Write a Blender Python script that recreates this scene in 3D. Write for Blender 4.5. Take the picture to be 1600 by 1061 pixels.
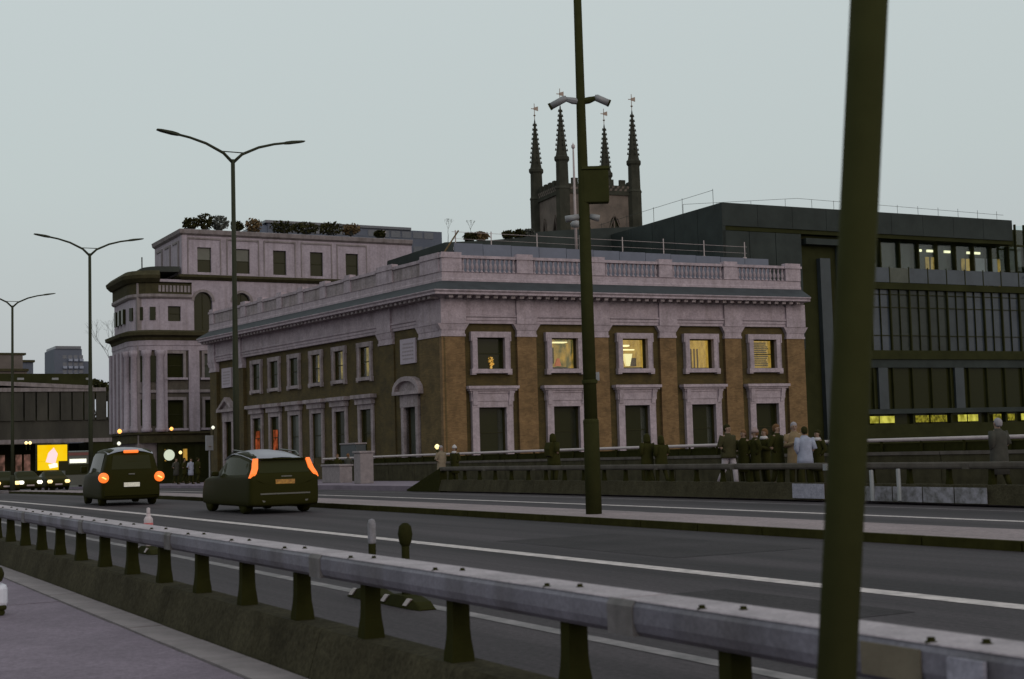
import bpy, math, random
from mathutils import Vector, Matrix
random.seed(7)
for o in list(bpy.data.objects): bpy.data.objects.remove(o)
SC = bpy.context.scene; COL = SC.collection
# ---------------------------------------------------------------- camera
FPX = 2222.0; RHO = math.atan(.028); PIT = math.atan(170.8/FPX); HD = math.radians(28.4); CH = 1.55
FW = Vector((-math.cos(HD), math.sin(HD), 0)); RT = Vector((math.sin(HD), math.cos(HD), 0)); UPV = Vector((0, 0, 1))
_f = FW*math.cos(PIT)+UPV*math.sin(PIT); _u = UPV*math.cos(PIT)-FW*math.sin(PIT)
_cx = RT*math.cos(RHO)-_u*math.sin(RHO); _cy = RT*math.sin(RHO)+_u*math.cos(RHO)
cd = bpy.data.cameras.new('camera'); cam = bpy.data.objects.new('camera', cd); COL.objects.link(cam)
M = Matrix((_cx, _cy, -_f)).transposed().to_4x4(); M.translation = (0, 0, CH); cam.matrix_world = M
cd.lens = 50; cd.sensor_width = 36; cd.clip_end = 6000; cd.clip_start = .1
cd.dof.use_dof = True; cd.dof.focus_distance = 62; cd.dof.aperture_fstop = 4.5
SC.camera = cam
SC.render.resolution_x = 1024; SC.render.resolution_y = 679
SC.view_settings.view_transform = 'Standard'; SC.view_settings.look = 'None'
SC.view_settings.exposure = 0.0; SC.view_settings.gamma = 1.0
# ---------------------------------------------------------------- sky: flat overcast at dusk
W = bpy.data.worlds.new('World'); SC.world = W; W.use_nodes = True
nt = W.node_tree; nt.nodes.clear()
out = nt.nodes.new('ShaderNodeOutputWorld'); add = nt.nodes.new('ShaderNodeAddShader')
b1 = nt.nodes.new('ShaderNodeBackground'); b2 = nt.nodes.new('ShaderNodeBackground')
sky = nt.nodes.new('ShaderNodeTexSky'); sky.sky_type = 'NISHITA'; sky.sun_disc = False
sky.sun_elevation = math.radians(21); sky.sun_rotation = math.radians(75); sky.dust_density = 4; sky.air_density = 1.5
b1.inputs[1].default_value = .012
nt.links.new(sky.outputs[0], b1.inputs[0])
tc = nt.nodes.new('ShaderNodeTexCoord'); sx = nt.nodes.new('ShaderNodeSeparateXYZ'); rmp = nt.nodes.new('ShaderNodeValToRGB')
nz = nt.nodes.new('ShaderNodeTexNoise'); nz.inputs['Scale'].default_value = 2.2; nz.inputs['Detail'].default_value = 4
ma = nt.nodes.new('ShaderNodeMath'); ma.operation = 'MULTIPLY_ADD'; ma.inputs[1].default_value = .06
nt.links.new(tc.outputs['Generated'], sx.inputs[0]); nt.links.new(tc.outputs['Generated'], nz.inputs['Vector'])
nt.links.new(nz.outputs['Fac'], ma.inputs[0]); nt.links.new(sx.outputs['Z'], ma.inputs[2]); nt.links.new(ma.outputs[0], rmp.inputs[0])
r = rmp.color_ramp; r.elements[0].position = .02; r.elements[0].color = (.40, .41, .485, 1)
r.elements[1].position = .22; r.elements[1].color = (.485, .54, .54, 1)
e = r.elements.new(.11); e.color = (.445, .48, .50, 1)
e = r.elements.new(.34); e.color = (.515, .57, .568, 1)
nt.links.new(rmp.outputs[0], b2.inputs[0]); b2.inputs[1].default_value = 1.0
nt.links.new(b1.outputs[0], add.inputs[0]); nt.links.new(b2.outputs[0], add.inputs[1]); nt.links.new(add.outputs[0], out.inputs[0])
ld = bpy.data.lights.new('sun', 'SUN'); ld.energy = .55; ld.angle = math.radians(50); ld.color = (1, .88, .86)
sun = bpy.data.objects.new('sun', ld); COL.objects.link(sun)
sun.rotation_euler = Vector((-.93, -.05, -.36)).to_track_quat('-Z', 'Y').to_euler()
# ---------------------------------------------------------------- materials
MATS = {}
def mat(name, c, rough=.7, metal=0, var=.25, scale=3., bump=0., emit=None, es=0., spec=.5, c2=None, stretch=(1, 1, 1), streak=0., speck=0., ss=45.):
    m = bpy.data.materials.new(name); m.use_nodes = True; MATS[name] = m
    n = m.node_tree; p = n.nodes['Principled BSDF']; L = n.links
    p.inputs['Roughness'].default_value = rough; p.inputs['Metallic'].default_value = metal
    p.inputs['Specular IOR Level'].default_value = spec
    p.inputs['Base Color'].default_value = (*c, 1)
    if var > 0:
        t = n.nodes.new('ShaderNodeTexCoord'); mp = n.nodes.new('ShaderNodeMapping'); mp.inputs['Scale'].default_value = stretch
        L.new(t.outputs['Object'], mp.inputs[0])
        no = n.nodes.new('ShaderNodeTexNoise'); no.inputs['Scale'].default_value = scale; no.inputs['Detail'].default_value = 6; no.inputs['Roughness'].default_value = .65
        L.new(mp.outputs[0], no.inputs['Vector'])
        cr = n.nodes.new('ShaderNodeValToRGB'); L.new(no.outputs['Fac'], cr.inputs[0])
        lo = c2 if c2 else tuple(max(0, x*(1-var)) for x in c); hi = tuple(min(1, x*(1+var*.7)) for x in c)
        cr.color_ramp.elements[0].position = .36 if stretch[0] < .1 else .3; cr.color_ramp.elements[0].color = (*lo, 1)
        cr.color_ramp.elements[1].position = .62 if stretch[0] < .1 else .68; cr.color_ramp.elements[1].color = (*hi, 1)
        src = cr.outputs[0]
        if streak > 0:
            mp2 = n.nodes.new('ShaderNodeMapping'); mp2.inputs['Scale'].default_value = (1.3, 1.3, .12)
            L.new(t.outputs['Object'], mp2.inputs[0]); n2 = n.nodes.new('ShaderNodeTexNoise'); n2.inputs['Scale'].default_value = 2.; n2.inputs['Detail'].default_value = 5
            L.new(mp2.outputs[0], n2.inputs['Vector'])
            mr = n.nodes.new('ShaderNodeMapRange'); mr.inputs[1].default_value = .45; mr.inputs[2].default_value = .75; mr.inputs[4].default_value = streak
            L.new(n2.outputs['Fac'], mr.inputs[0])
            mx = n.nodes.new('ShaderNodeMix'); mx.data_type = 'RGBA'; mx.blend_type = 'MULTIPLY'; mx.inputs['B'].default_value = (.42, .38, .3, 1)
            L.new(mr.outputs[0], mx.inputs['Factor']); L.new(src, mx.inputs['A']); src = mx.outputs['Result']
        if speck > 0:
            n3 = n.nodes.new('ShaderNodeTexNoise'); n3.inputs['Scale'].default_value = ss; n3.inputs['Detail'].default_value = 3; n3.inputs['Roughness'].default_value = .8
            L.new(t.outputs['Object'], n3.inputs['Vector'])
            m3 = n.nodes.new('ShaderNodeMapRange'); m3.inputs[1].default_value = .3; m3.inputs[2].default_value = .7; m3.inputs[3].default_value = 1-speck; m3.inputs[4].default_value = 1+speck
            L.new(n3.outputs['Fac'], m3.inputs[0])
            x3 = n.nodes.new('ShaderNodeMix'); x3.data_type = 'RGBA'; x3.blend_type = 'MULTIPLY'; x3.inputs['Factor'].default_value = 1
            L.new(src, x3.inputs['A']); L.new(m3.outputs[0], x3.inputs['B']); src = x3.outputs['Result']
        L.new(src, p.inputs['Base Color'])
        if bump > 0:
            bp = n.nodes.new('ShaderNodeBump'); bp.inputs['Strength'].default_value = bump; bp.inputs['Distance'].default_value = .02
            nb = n.nodes.new('ShaderNodeTexNoise'); nb.inputs['Scale'].default_value = scale*14; nb.inputs['Detail'].default_value = 4
            L.new(mp.outputs[0], nb.inputs['Vector']); L.new(nb.outputs['Fac'], bp.inputs['Height']); L.new(bp.outputs[0], p.inputs['Normal'])
    if emit:
        p.inputs['Emission Color'].default_value = (*emit, 1); p.inputs['Emission Strength'].default_value = es
    return m
def brickmat(name, a, b, mortar):
    m = mat(name, a, .9, var=0); n = m.node_tree; L = n.links; p = n.nodes['Principled BSDF']
    t = n.nodes.new('ShaderNodeTexCoord'); s = n.nodes.new('ShaderNodeSeparateXYZ'); cb = n.nodes.new('ShaderNodeCombineXYZ'); ad = n.nodes.new('ShaderNodeMath')
    L.new(t.outputs['Object'], s.inputs[0]); L.new(s.outputs[0], ad.inputs[0]); L.new(s.outputs[1], ad.inputs[1]); L.new(ad.outputs[0], cb.inputs[0]); L.new(s.outputs[2], cb.inputs[1])
    bt = n.nodes.new('ShaderNodeTexBrick'); L.new(cb.outputs[0], bt.inputs['Vector'])
    bt.inputs['Scale'].default_value = 1; bt.inputs['Brick Width'].default_value = .225; bt.inputs['Row Height'].default_value = .075; bt.inputs['Mortar Size'].default_value = .006
    bt.inputs['Color1'].default_value = (*a, 1); bt.inputs['Color2'].default_value = (*b, 1); bt.inputs['Mortar'].default_value = (*mortar, 1)
    no = n.nodes.new('ShaderNodeTexNoise'); no.inputs['Scale'].default_value = 1.1; no.inputs['Detail'].default_value = 7; no.inputs['Roughness'].default_value = .7
    L.new(t.outputs['Object'], no.inputs['Vector'])
    cr = n.nodes.new('ShaderNodeValToRGB'); cr.color_ramp.elements[0].position = .3; cr.color_ramp.elements[0].color = (.5, .48, .4, 1); cr.color_ramp.elements[1].position = .7; cr.color_ramp.elements[1].color = (1.15, 1.12, 1.08, 1)
    L.new(no.outputs['Fac'], cr.inputs[0])
    mx = n.nodes.new('ShaderNodeMix'); mx.data_type = 'RGBA'; mx.blend_type = 'MULTIPLY'; mx.inputs['Factor'].default_value = 1
    L.new(bt.outputs[0], mx.inputs['A']); L.new(cr.outputs[0], mx.inputs['B']); L.new(mx.outputs['Result'], p.inputs['Base Color'])
    return m
def glassmat(name, tint=(.9, .95, .95), fac=.05):
    m = bpy.data.materials.new(name); m.use_nodes = True; MATS[name] = m
    n = m.node_tree; L = n.links; n.nodes.clear()
    o = n.nodes.new('ShaderNodeOutputMaterial'); a = n.nodes.new('ShaderNodeBsdfTransparent'); g = n.nodes.new('ShaderNodeBsdfGlossy'); mx = n.nodes.new('ShaderNodeMixShader')
    pass
    a.inputs[0].default_value = (*tint, 1); g.inputs['Roughness'].default_value = .04
    mx.inputs[0].default_value = fac; L.new(a.outputs[0], mx.inputs[1]); L.new(g.outputs[0], mx.inputs[2]); L.new(mx.outputs[0], o.inputs[0])
    return m
def litmat(name, c1, c2, s, scale=2.):
    m = bpy.data.materials.new(name); m.use_nodes = True; MATS[name] = m
    n = m.node_tree; L = n.links; n.nodes.clear()
    o = n.nodes.new('ShaderNodeOutputMaterial'); em = n.nodes.new('ShaderNodeEmission'); em.inputs[1].default_value = s
    t = n.nodes.new('ShaderNodeTexCoord'); mp = n.nodes.new('ShaderNodeMapping'); mp.inputs['Scale'].default_value = (1, 1, .7)
    no = n.nodes.new('ShaderNodeTexNoise'); no.inputs['Scale'].default_value = scale; no.inputs['Detail'].default_value = 3
    cr = n.nodes.new('ShaderNodeValToRGB'); cr.color_ramp.elements[0].position = .38; cr.color_ramp.elements[0].color = (*c1, 1); cr.color_ramp.elements[1].position = .62; cr.color_ramp.elements[1].color = (*c2, 1)
    L.new(t.outputs['Object'], mp.inputs[0]); L.new(mp.outputs[0], no.inputs['Vector']); L.new(no.outputs['Fac'], cr.inputs[0]); L.new(cr.outputs[0], em.inputs[0]); L.new(em.outputs[0], o.inputs[0])
    return m
mat('stone', (.365, .295, .33), .85, var=.22, scale=1.6, bump=.2, streak=.35, speck=.22, ss=7)
mat('stone_dull', (.29, .238, .25), .9, var=.3, scale=1.3, bump=.2, streak=.6, speck=.22, ss=7)  # duller than stone: dimmer street side put into the colour, plus heavier streaks
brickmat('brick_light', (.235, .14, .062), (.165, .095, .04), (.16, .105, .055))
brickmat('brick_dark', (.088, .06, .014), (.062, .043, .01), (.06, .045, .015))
brickmat('brick_mid', (.14, .092, .033), (.1, .066, .022), (.095, .066, .03))
mat('lead', (0.045, 0.05, 0.056), .7, var=.25, scale=1.2, spec=.2)
mat('lead_blue', (0.13, 0.14, 0.185), .7, var=.15, scale=.8)
mat('stucco', (.34, .285, .33), .85, var=.14, scale=.7, streak=.4, speck=.18, ss=5)
mat('stucco_trim', (0.225, 0.19, 0.195), .85, var=.25, scale=1.5, streak=.6)
mat('stucco_brown', (.085, .07, .055), .9, var=.25, scale=1.2, streak=.4, speck=.2, ss=5)
mat('dark_trim', (0.052, 0.045, 0.024), .9, var=.3, scale=2, spec=0.1)
mat('pane_dark', (0.022, 0.023, 0.008), .12, var=0, spec=0.1)
mat('pane_grey', (0.075, 0.08, 0.065), .2, var=.3, scale=.6, spec=0.25)
mat('pane_blue', (0.045, 0.054, 0.068), .1, var=.3, scale=.35, spec=.4)
mat('pane_smoke', (0.03, 0.035, 0.03), .2, var=.3, scale=.5, spec=0.25)
mat('sash', (0.03, 0.029, 0.01), .6, var=0, spec=0.1)
glassmat('pane_clear')
litmat('room_a', (.10, .085, .025), (.50, .27, .045), .9, 1.6)
litmat('room_b', (.40, .22, .035), (.62, .36, .065), .85, 2.4)
litmat('room_c', (.30, .17, .03), (.52, .30, .055), .85, 3.2)
litmat('room_d', (.16, .11, .03), (.40, .27, .07), .75, 2)
mat('tube_lamp', (.9, .8, .6), .5, var=0, emit=(1, .83, .42), es=1.25)
mat('lamp_gold', (.6, .4, .1), .5, var=0, emit=(1, .55, .1), es=.3)
mat('lamp_cream', (.8, .7, .5), .5, var=0, emit=(1, .8, .35), es=.9)
mat('glow_orange', (.5, .1, .02), .5, var=0, emit=(1, .2, .05), es=.2)
mat('tail_red', (.6, .1, .02), .4, var=0, emit=(1, .19, .025), es=1.05)
mat('tail_hot', (.8, .4, .1), .4, var=0, emit=(1, .42, .1), es=1.9)
mat('head_white', (.9, .9, .8), .4, var=0, emit=(1, .95, .75), es=2.2)
mat('head_warm', (.9, .8, .5), .4, var=0, emit=(1, .72, .28), es=1.6)
mat('sign_white', (.9, .9, .85), .4, var=0, emit=(.9, .9, .7), es=.95)
mat('sign_round', (.6, .65, .55), .4, var=0, emit=(.6, .66, .5), es=.75)
litmat('reflection_glow', (.03, .012, .004), (.42, .085, .03), .8, 1.7)  # emission for the orange reflection in the street-side windows
litmat('screen', (.95, .62, .01), (.95, .55, .0), 1.0, 1.)
litmat('shop_pink', (.05, .03, .022), (.22, .11, .085), .8, 1.2)
mat('screen_pink', (.9, .6, .6), .4, var=0, emit=(.9, .52, .52), es=.9)
mat('screen_pale', (.9, .85, .7), .4, var=0, emit=(.95, .9, .62), es=1.0)
litmat('lit_yellow', (.22, .2, .02), (.66, .62, .10), .95, 1.3)
litmat('lit_yellow_dim', (.09, .08, .01), (.32, .28, .03), .8, 6)
mat('office_lamp', (.9, .9, .6), .5, var=0, emit=(1, .9, .55), es=1.1)
mat('asphalt', (0.045, 0.0365, 0.041), .82, var=.42, scale=.5, bump=.3, stretch=(.06, 1.6, 1), spec=.2, speck=.4, ss=18)
mat('asphalt_patch', (.036, .0305, .033), .85, var=.3, scale=.8, bump=.3, spec=.15, speck=.4, ss=18)
mat('paving', (.18, .142, .178), .85, var=.22, scale=1.1, bump=.3, spec=.25, speck=.3, ss=26)
mat('granite', (0.22, 0.185, 0.19), .8, var=.22, scale=4, bump=.2)
mat('granite_dirty', (0.052, 0.046, 0.026), .9, var=.35, scale=2.5, bump=.3, streak=.5, spec=0.1)
mat('kerb_face', (0.032, 0.029, 0.008), .95, var=.3, scale=3, spec=0.05)
mat('median_pink', (.215, .165, .172), .85, var=.25, scale=.9, bump=.2, stretch=(.4, 1, 1), speck=.3, ss=12)
mat('road_paint', (0.52, 0.45, 0.44), .75, var=.3, scale=5, c2=(0.27, 0.235, 0.235))
mat('road_paint_worn', (0.19, 0.165, 0.17), .75, var=.4, scale=2.5, c2=(0.07, 0.064, 0.066))
mat('plinth_conc', (.052, .045, .028), .95, var=.3, scale=1.2, bump=.25, streak=.5, spec=.05, speck=.4, ss=24)
mat('rail_paint', (0.17, 0.158, 0.19), .55, var=.3, scale=1.8, bump=.12, streak=.85, spec=.25, speck=.2, ss=40)
mat('rail_old', (.105, .09, .078), .8, var=.25, scale=2, bump=.1, streak=.5, spec=.1)
mat('rail_sleeve', (.15, .135, .135), .7, var=.35, scale=6, bump=.2, streak=.7, spec=.2)
mat('rail_top', (0.33, 0.275, 0.3), .6, var=.3, scale=4, bump=.15, speck=.25, ss=40)
mat('rail_rusty', (0.15, 0.125, 0.09), .75, var=.35, scale=2.5, bump=.15, streak=.6, spec=0.2)
mat('post_black', (.025, .0245, .007), .85, var=.2, scale=6, spec=0.02)
mat('pole_dark', (.035, .036, .013), .75, var=.15, scale=4, spec=0.02)
mat('pole_cool', (0.034, 0.037, 0.022), .6, var=.15, scale=4, spec=0.1)
mat('steel_pale', (0.4, 0.33, 0.33), .45, var=.15, scale=3, spec=.5)
mat('plate_white', (.62, .62, .70), .5, var=.12, scale=8)
mat('notice_panel', (.30, .285, .345), .7, var=.25, scale=9, speck=.3, ss=30)
mat('cctv_grey', (0.22, 0.22, 0.23), .5, var=.1, scale=5)
mat('rubber', (.024, .0235, .007), .8, var=.2, scale=8, spec=0.03)
mat('wand_white', (.5, .42, .44), .6, var=.25, scale=9)
mat('red_film', (.5, .1, .1), .5, var=.2, scale=9)
mat('cladding', (0.03, 0.036, 0.034), .6, var=.3, scale=.5, spec=.12)
mat('cladding_deep', (0.028, 0.029, 0.011), .8, var=.25, scale=.6, spec=0.05)
mat('cladding_blue', (0.042, 0.05, 0.056), .5, var=.2, scale=.5, spec=0.3)
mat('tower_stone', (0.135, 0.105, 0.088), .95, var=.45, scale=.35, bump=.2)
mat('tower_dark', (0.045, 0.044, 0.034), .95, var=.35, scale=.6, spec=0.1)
mat('vane_gold', (0.25, 0.19, 0.16), .5, metal=.3, var=.1)
mat('leaf_dark', (0.032, 0.031, 0.011), .9, var=.4, scale=.8, spec=0.05)
mat('leaf_rust', (.12, .075, .03), .9, var=.4, scale=1.2)
mat('leaf_grey', (.10, .105, .09), .9, var=.4, scale=1.2)
mat('bark', (0.05, 0.042, 0.025), .95, var=.3, scale=5)
mat('car_black', (0.024, 0.023, 0.006), .4, var=0, spec=.012)
mat('car_grey', (.06, .06, .055), .3, var=0, spec=.4)
mat('car_glass', (.03, .031, .013), .12, var=0, spec=.025)
mat('tyre', (0.026, 0.025, 0.006), .9, var=0, spec=0.03)
mat('alloy', (0.1, 0.1, 0.09), .4, metal=.6, var=0)
mat('sky_sheen', (.20, .195, .235), .3, var=0, spec=.5)  # pale tone puts the sky's reflection into dark roofs and bonnet
mat('number_plate', (.28, .15, .02), .5, var=.4, scale=14, emit=(.6, .22, .02), es=.12, c2=(.06, .03, .01))
mat('plate_lit', (.6, .58, .5), .5, var=.3, scale=20, emit=(.6, .55, .45), es=.25)
mat('bus_red', (.16, .045, .035), .5, var=.1)
mat('bus_front', (.08, .085, .07), .4, var=.1)
mat('skin', (.22, .135, .095), .6, var=.08, scale=9)
for k, c in dict(coat_black=(0.028, 0.027, 0.007), coat_olive=(0.045, 0.041, 0.02), coat_beige=(0.2, 0.145, 0.085), coat_tan=(0.2, 0.16, 0.115), coat_pale=(0.27, 0.285, 0.36), coat_grey=(0.055, 0.053, 0.045), trouser_white=(0.4, 0.35, 0.37),
                 trouser_dark=(0.028, 0.027, 0.008), hair_dark=(0.026, 0.024, 0.008), hair_brown=(.13, .07, .035), hair_grey=(.26, .24, .26), white_cloth=(0.42, 0.4, 0.41), shoe_dark=(0.026, 0.025, 0.008), pink_cloth=(0.27, 0.2, 0.2)).items():
    mat(k, c, .85, var=.2, scale=5, spec=.05)
mat('water', (.05, .055, .045), .08, var=.2, scale=.2, bump=.3)
mat('earth', (.07, .065, .05), .95, var=.3, scale=.1)
mat('far_tan', (0.13, 0.105, 0.095), .9, var=.3, scale=.25)
mat('far_blue', (0.08, 0.09, 0.125), .7, var=.15, scale=.1)
mat('far_window', (.07, .08, .105), .3, var=.1)
mat('viaduct', (.045, .04, .032), .95, var=.4, scale=.4, stretch=(1, 1, .3))
mat('slate', (0.05, 0.052, 0.046), .8, var=.2, scale=.4, spec=0.15)
mat('plaque', (0.38, 0.32, 0.37), .8, var=.12, scale=5)
mat('carving', (.27, .23, .24), .9, var=.1)
# ---------------------------------------------------------------- mesh builder
class MB:
    def __init__(s): s.v = []; s.f = []
    def hexa(s, p):
        n = len(s.v); s.v += [tuple(q) for q in p]
        s.f += [tuple(n+i for i in q) for q in ((3, 2, 1, 0), (4, 5, 6, 7), (0, 1, 5, 4), (1, 2, 6, 5), (2, 3, 7, 6), (3, 0, 4, 7))]; return s
    def box(s, x0, x1, y0, y1, z0, z1):
        return s.hexa([(x0, y0, z0), (x1, y0, z0), (x1, y1, z0), (x0, y1, z0), (x0, y0, z1), (x1, y0, z1), (x1, y1, z1), (x0, y1, z1)])
    def rings(s, R, cap=True, close=True):
        n0 = len(s.v); m = len(R[0])
        for r in R: s.v += [tuple(q) for q in r]
        for i in range(len(R)-1):
            for j in range(m if close else m-1):
                k = (j+1) % m
                s.f.append((n0+i*m+j, n0+i*m+k, n0+(i+1)*m+k, n0+(i+1)*m+j))
        if cap:
            s.f.append(tuple(n0+j for j in reversed(range(m)))); s.f.append(tuple(n0+(len(R)-1)*m+j for j in range(m)))
        return s
    def tube(s, pts, rad, n=8, cap=True):
        pts = [Vector(p) for p in pts]; R = []
        if not isinstance(rad, (list, tuple)): rad = [rad]*len(pts)
        for i, p in enumerate(pts):
            d = (pts[min(i+1, len(pts)-1)]-pts[max(i-1, 0)]).normalized()
            a = d.orthogonal().normalized() if abs(d.z) < .9 else (Vector((1, 0, 0))-d*d.x).normalized()
            if abs(d.z) < .9: a = Vector((0, 0, 1)).cross(d).normalized()
            b = d.cross(a)
            R.append([p+(a*math.cos(t)+b*math.sin(t))*rad[i] for t in [2*math.pi*k/n for k in range(n)]])
        return s.rings(R, cap)
    def lathe(s, prof, c=(0, 0, 0), n=10, cap=True):
        return s.rings([[(c[0]+r*math.cos(2*math.pi*k/n), c[1]+r*math.sin(2*math.pi*k/n), c[2]+z) for k in range(n)] for r, z in prof], cap)
    def poly(s, pts, off):
        off = Vector(off); a = [Vector(p) for p in pts]; return s.rings([a, [p+off for p in a]])
    def mesh(s, name, smooth=False):
        me = bpy.data.meshes.new(name); me.from_pydata(s.v, [], s.f); me.update()
        if smooth: me.polygons.foreach_set('use_smooth', [True]*len(me.polygons))
        return me
def obj(name, mb, m, parent=None, smooth=False, bevel=0):
    me = mb if isinstance(mb, bpy.types.Mesh) else mb.mesh(name, smooth)
    if m and not me.materials: me.materials.append(MATS[m])
    o = bpy.data.objects.new(name, me); COL.objects.link(o)
    if parent: o.parent = parent
    if bevel:
        b = o.modifiers.new('bevel', 'BEVEL'); b.width = bevel; b.segments = 2; b.limit_method = 'ANGLE'
    return o
def tag(o, label, cat, group=None):
    o['label'] = label; o['category'] = cat
    if group: o['group'] = group
    return o
def thing(name, label, cat, loc=(0, 0, 0), rz=0, group=None):
    o = bpy.data.objects.new(name, None); COL.objects.link(o); o.location = loc; o.rotation_euler = (0, 0, rz); o.empty_display_size = .3
    return tag(o, label, cat, group)
def struct(name, mb, m, smooth=False):
    o = obj(name, mb, m, None, smooth); o['kind'] = 'structure'; return o
def B(*a): return MB().box(*a)
def ray(u, v):
    du = u-800; dv = 530.5-v
    return _cx*du+_cy*dv+_f*FPX
def at(u, v, X=None, Y=None, Z=None):
    r = ray(u, v)
    t = (Z-CH)/r.z if Z is not None else (X/r.x if X is not None else Y/r.y)
    return Vector((0, 0, CH))+r*t
def g(x):
    d = max(0, -25-max(x, -140)); return -.00008*d*d
def sweep(prof, x0, x1, step=4., z=0):
    n = max(1, int(math.ceil((x1-x0)/step))); R = []
    for i in range(n+1):
        x = x0+(x1-x0)*i/n; R.append([(x, y, zz+g(x)+z) for y, zz in prof])
    return MB().rings(R)
def sheet(y0, y1, x0, x1, z, step=4.):
    n = max(1, int(math.ceil((x1-x0)/step))); m = MB()
    for i in range(n+1):
        x = x0+(x1-x0)*i/n; m.v += [(x, y0, g(x)+z), (x, y1, g(x)+z)]
    m.f = [(2*i, 2*i+2, 2*i+3, 2*i+1) for i in range(n)]; return m
# ---------------------------------------------------------------- ground, river, bridge deck
m = MB(); m.v = [(-3000, -3000, -9), (3000, -3000, -9), (3000, 3000, -9), (-3000, 3000, -9)]; m.f = [(0, 1, 2, 3)]
struct('river', m, 'water')
m = MB()
xs = [-2500, -600, -300, -140, -120, -100, -90, -82.2]
m.rings([[(x, -2500, -10), (x, 2500, -10), (x, 2500, g(x)-.03), (x, -2500, g(x)-.03)] for x in xs]); struct('ground', m, 'earth')
struct('bridge_deck', sweep([(-6, -1.6), (31, -1.6), (31, -.02), (-6, -.02)], -82.2, 60), 'granite_dirty')
struct('road', sheet(3.0, 24.2, -230, 60, 0), 'asphalt')
pv = struct('pavement', sweep([(-6, -.015), (2.9, -.015), (2.9, .08), (-6, .08)], -60, 60), 'granite_dirty')
slab = B(-1.19, 1.19, -.735, .735, -.02, .02).mesh('paving_slab'); slab.materials.append(MATS['paving'])
for i in range(15):
    for j in range(4):
        o = obj('paving_slab', slab, None, pv); o.location = (-31+i*2.4+(1.2 if j % 2 else 0), 2.16-j*1.49, .082+random.uniform(-.002, .002)); o.rotation_euler = (random.uniform(-.0015, .0015), random.uniform(-.0015, .0015), 0)
ks = B(-.595, .595, -.15, .15, -.04, .04).mesh('kerb_stone'); ks.materials.append(MATS['granite'])
for i in range(32):
    x = -36+i*1.205
    o = obj('kerb_stone', ks, None, pv); o.location = (x, 3.075, .066+g(x)+random.uniform(-.002, .002))
struct('near_lane_line', sheet(5.98, 6.15, -120, 20, .004), 'road_paint_worn')
struct('lane_line', sheet(10.0, 10.29, -140, 20, .004), 'road_paint')
struct('far_lane_line', sheet(20.0, 20.25, -120, 20, .004), 'road_paint')
struct('far_edge_line', sheet(22.7, 22.8, -60, 20, .004), 'road_paint_worn')
for x0 in range(-44, -26, 6): struct('worn_marking', sheet(18.1, 18.45, x0, x0+4.2, .005), 'road_paint_worn')
for i_, (xa_, xb_, ya_, yb_) in enumerate(((-21.5, -16.2, 11.2, 13.6), (-12.4, -9.6, 7.2, 9.2), (-34, -29.5, 6.6, 8.6), (-16, -13.2, 17.6, 19.4))): struct('road_patch', sheet(ya_, yb_, xa_, xb_, .003), 'asphalt_patch')
struct('median_line', sheet(17.05, 17.17, -140, -8, .004), 'road_paint_worn')
med = struct('median_island', sweep([(15.02, -.02), (16.85, -.02), (16.85, .135), (15.02, .135)], -140, 20), 'median_pink')
kb = B(-.9, .9, -.04, .075, -.1, .07).mesh('kerb_stone'); kb.materials.append(MATS['kerb_face'])
for i in range(60):
    x = -95+i*1.83; o = obj('kerb_stone', kb, None, med); o.location = (x, 14.97, .066+g(x))
fp = struct('far_pavement', sweep([(24.3, -.02), (30.0, -.02), (30.0, .2), (24.3, .2)], -82, 60), 'paving')
struct('plaza', sweep([(24.3, -.02), (75, -.02), (75, .16), (24.3, .16)], -140, -82.2), 'paving')
# ---------------------------------------------------------------- barriers
def barrier(name, label, y, z0, x0, x1, face, reflectors=False, ramp=False, tint='plinth_conc', dz=0.):
    t = thing(name, label, 'barrier', (0, 0, 0), 0)
    f = face                                    # -1 faces the camera side
    n = int(round((x1-x0)/3.735)); sg = (x1-x0)/n
    for i in range(n):
        a = x0+i*sg; b = a+sg
        o = obj('plinth', sweep([(y-.23, z0-.03), (y+.23, z0-.03), (y+.16, z0+.375), (y+.13, z0+.40), (y-.085, z0+.40), (y-.105, z0+.38)], a+.006, b-.006, 1.3), tint, t)
        prof = [(y-.085, .738), (y+.085, .738), (y+.118, .762), (y+.132, .80), (y+.132, .868), (y+.115, .89), (y-.115, .89), (y-.132, .868), (y-.132, .80), (y-.118, .762)]
        prof = [(yy, zz+z0+dz) for yy, zz in prof]
        rl = obj('rail', sweep(prof, a+.008, b-.008, 1.3), 'rail_rusty' if (reflectors and abs((a+b)/2+2.3) < .9) else 'rail_paint' if reflectors else 'rail_old', t)
        pr2 = [(y-.137, .742+z0), (y+.137, .742+z0), (y+.14, .865+z0), (y+.12, .893+z0), (y-.12, .893+z0), (y-.14, .867+z0)]
        obj('top_strip', sweep([(y-.122, .8905+z0), (y+.122, .8905+z0), (y+.115, .896+z0), (y-.115, .896+z0)], a+.01, b-.01, 1.3), 'rail_top' if reflectors else 'rail_old', rl)  # separate strip gives the near rail's top a paler tone than its sides
        obj('splice_sleeve', sweep(pr2, a-.1, a+.1), 'rail_sleeve' if reflectors else 'rail_old', rl)
        for k in range(3):
            x = a+(k+.5)*sg/3; zb = g(x)+z0
            p = MB(); p.rings([[(x-w, y-d, zb+z), (x+w, y-d, zb+z), (x+w, y+d, zb+z), (x-w, y+d, zb+z)] for z, w, d in ((.395, .058, .068), (.44, .055, .066), (.52, .044, .056), (.58, .041, .052), (.742+dz, .040, .05))])
            obj('post', p, 'post_black', t)
            if reflectors:
                for q in (-.07, .07):
                    bm = MB().lathe([(.022, 0), (.022, .008), (.013, .012), (.013, .022)], (x+q, y-.05+q*.7, zb+.888), 8); obj('bolt', bm, 'rubber', rl)
    return t
NX1 = -4.62+1.245*5.5
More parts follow.
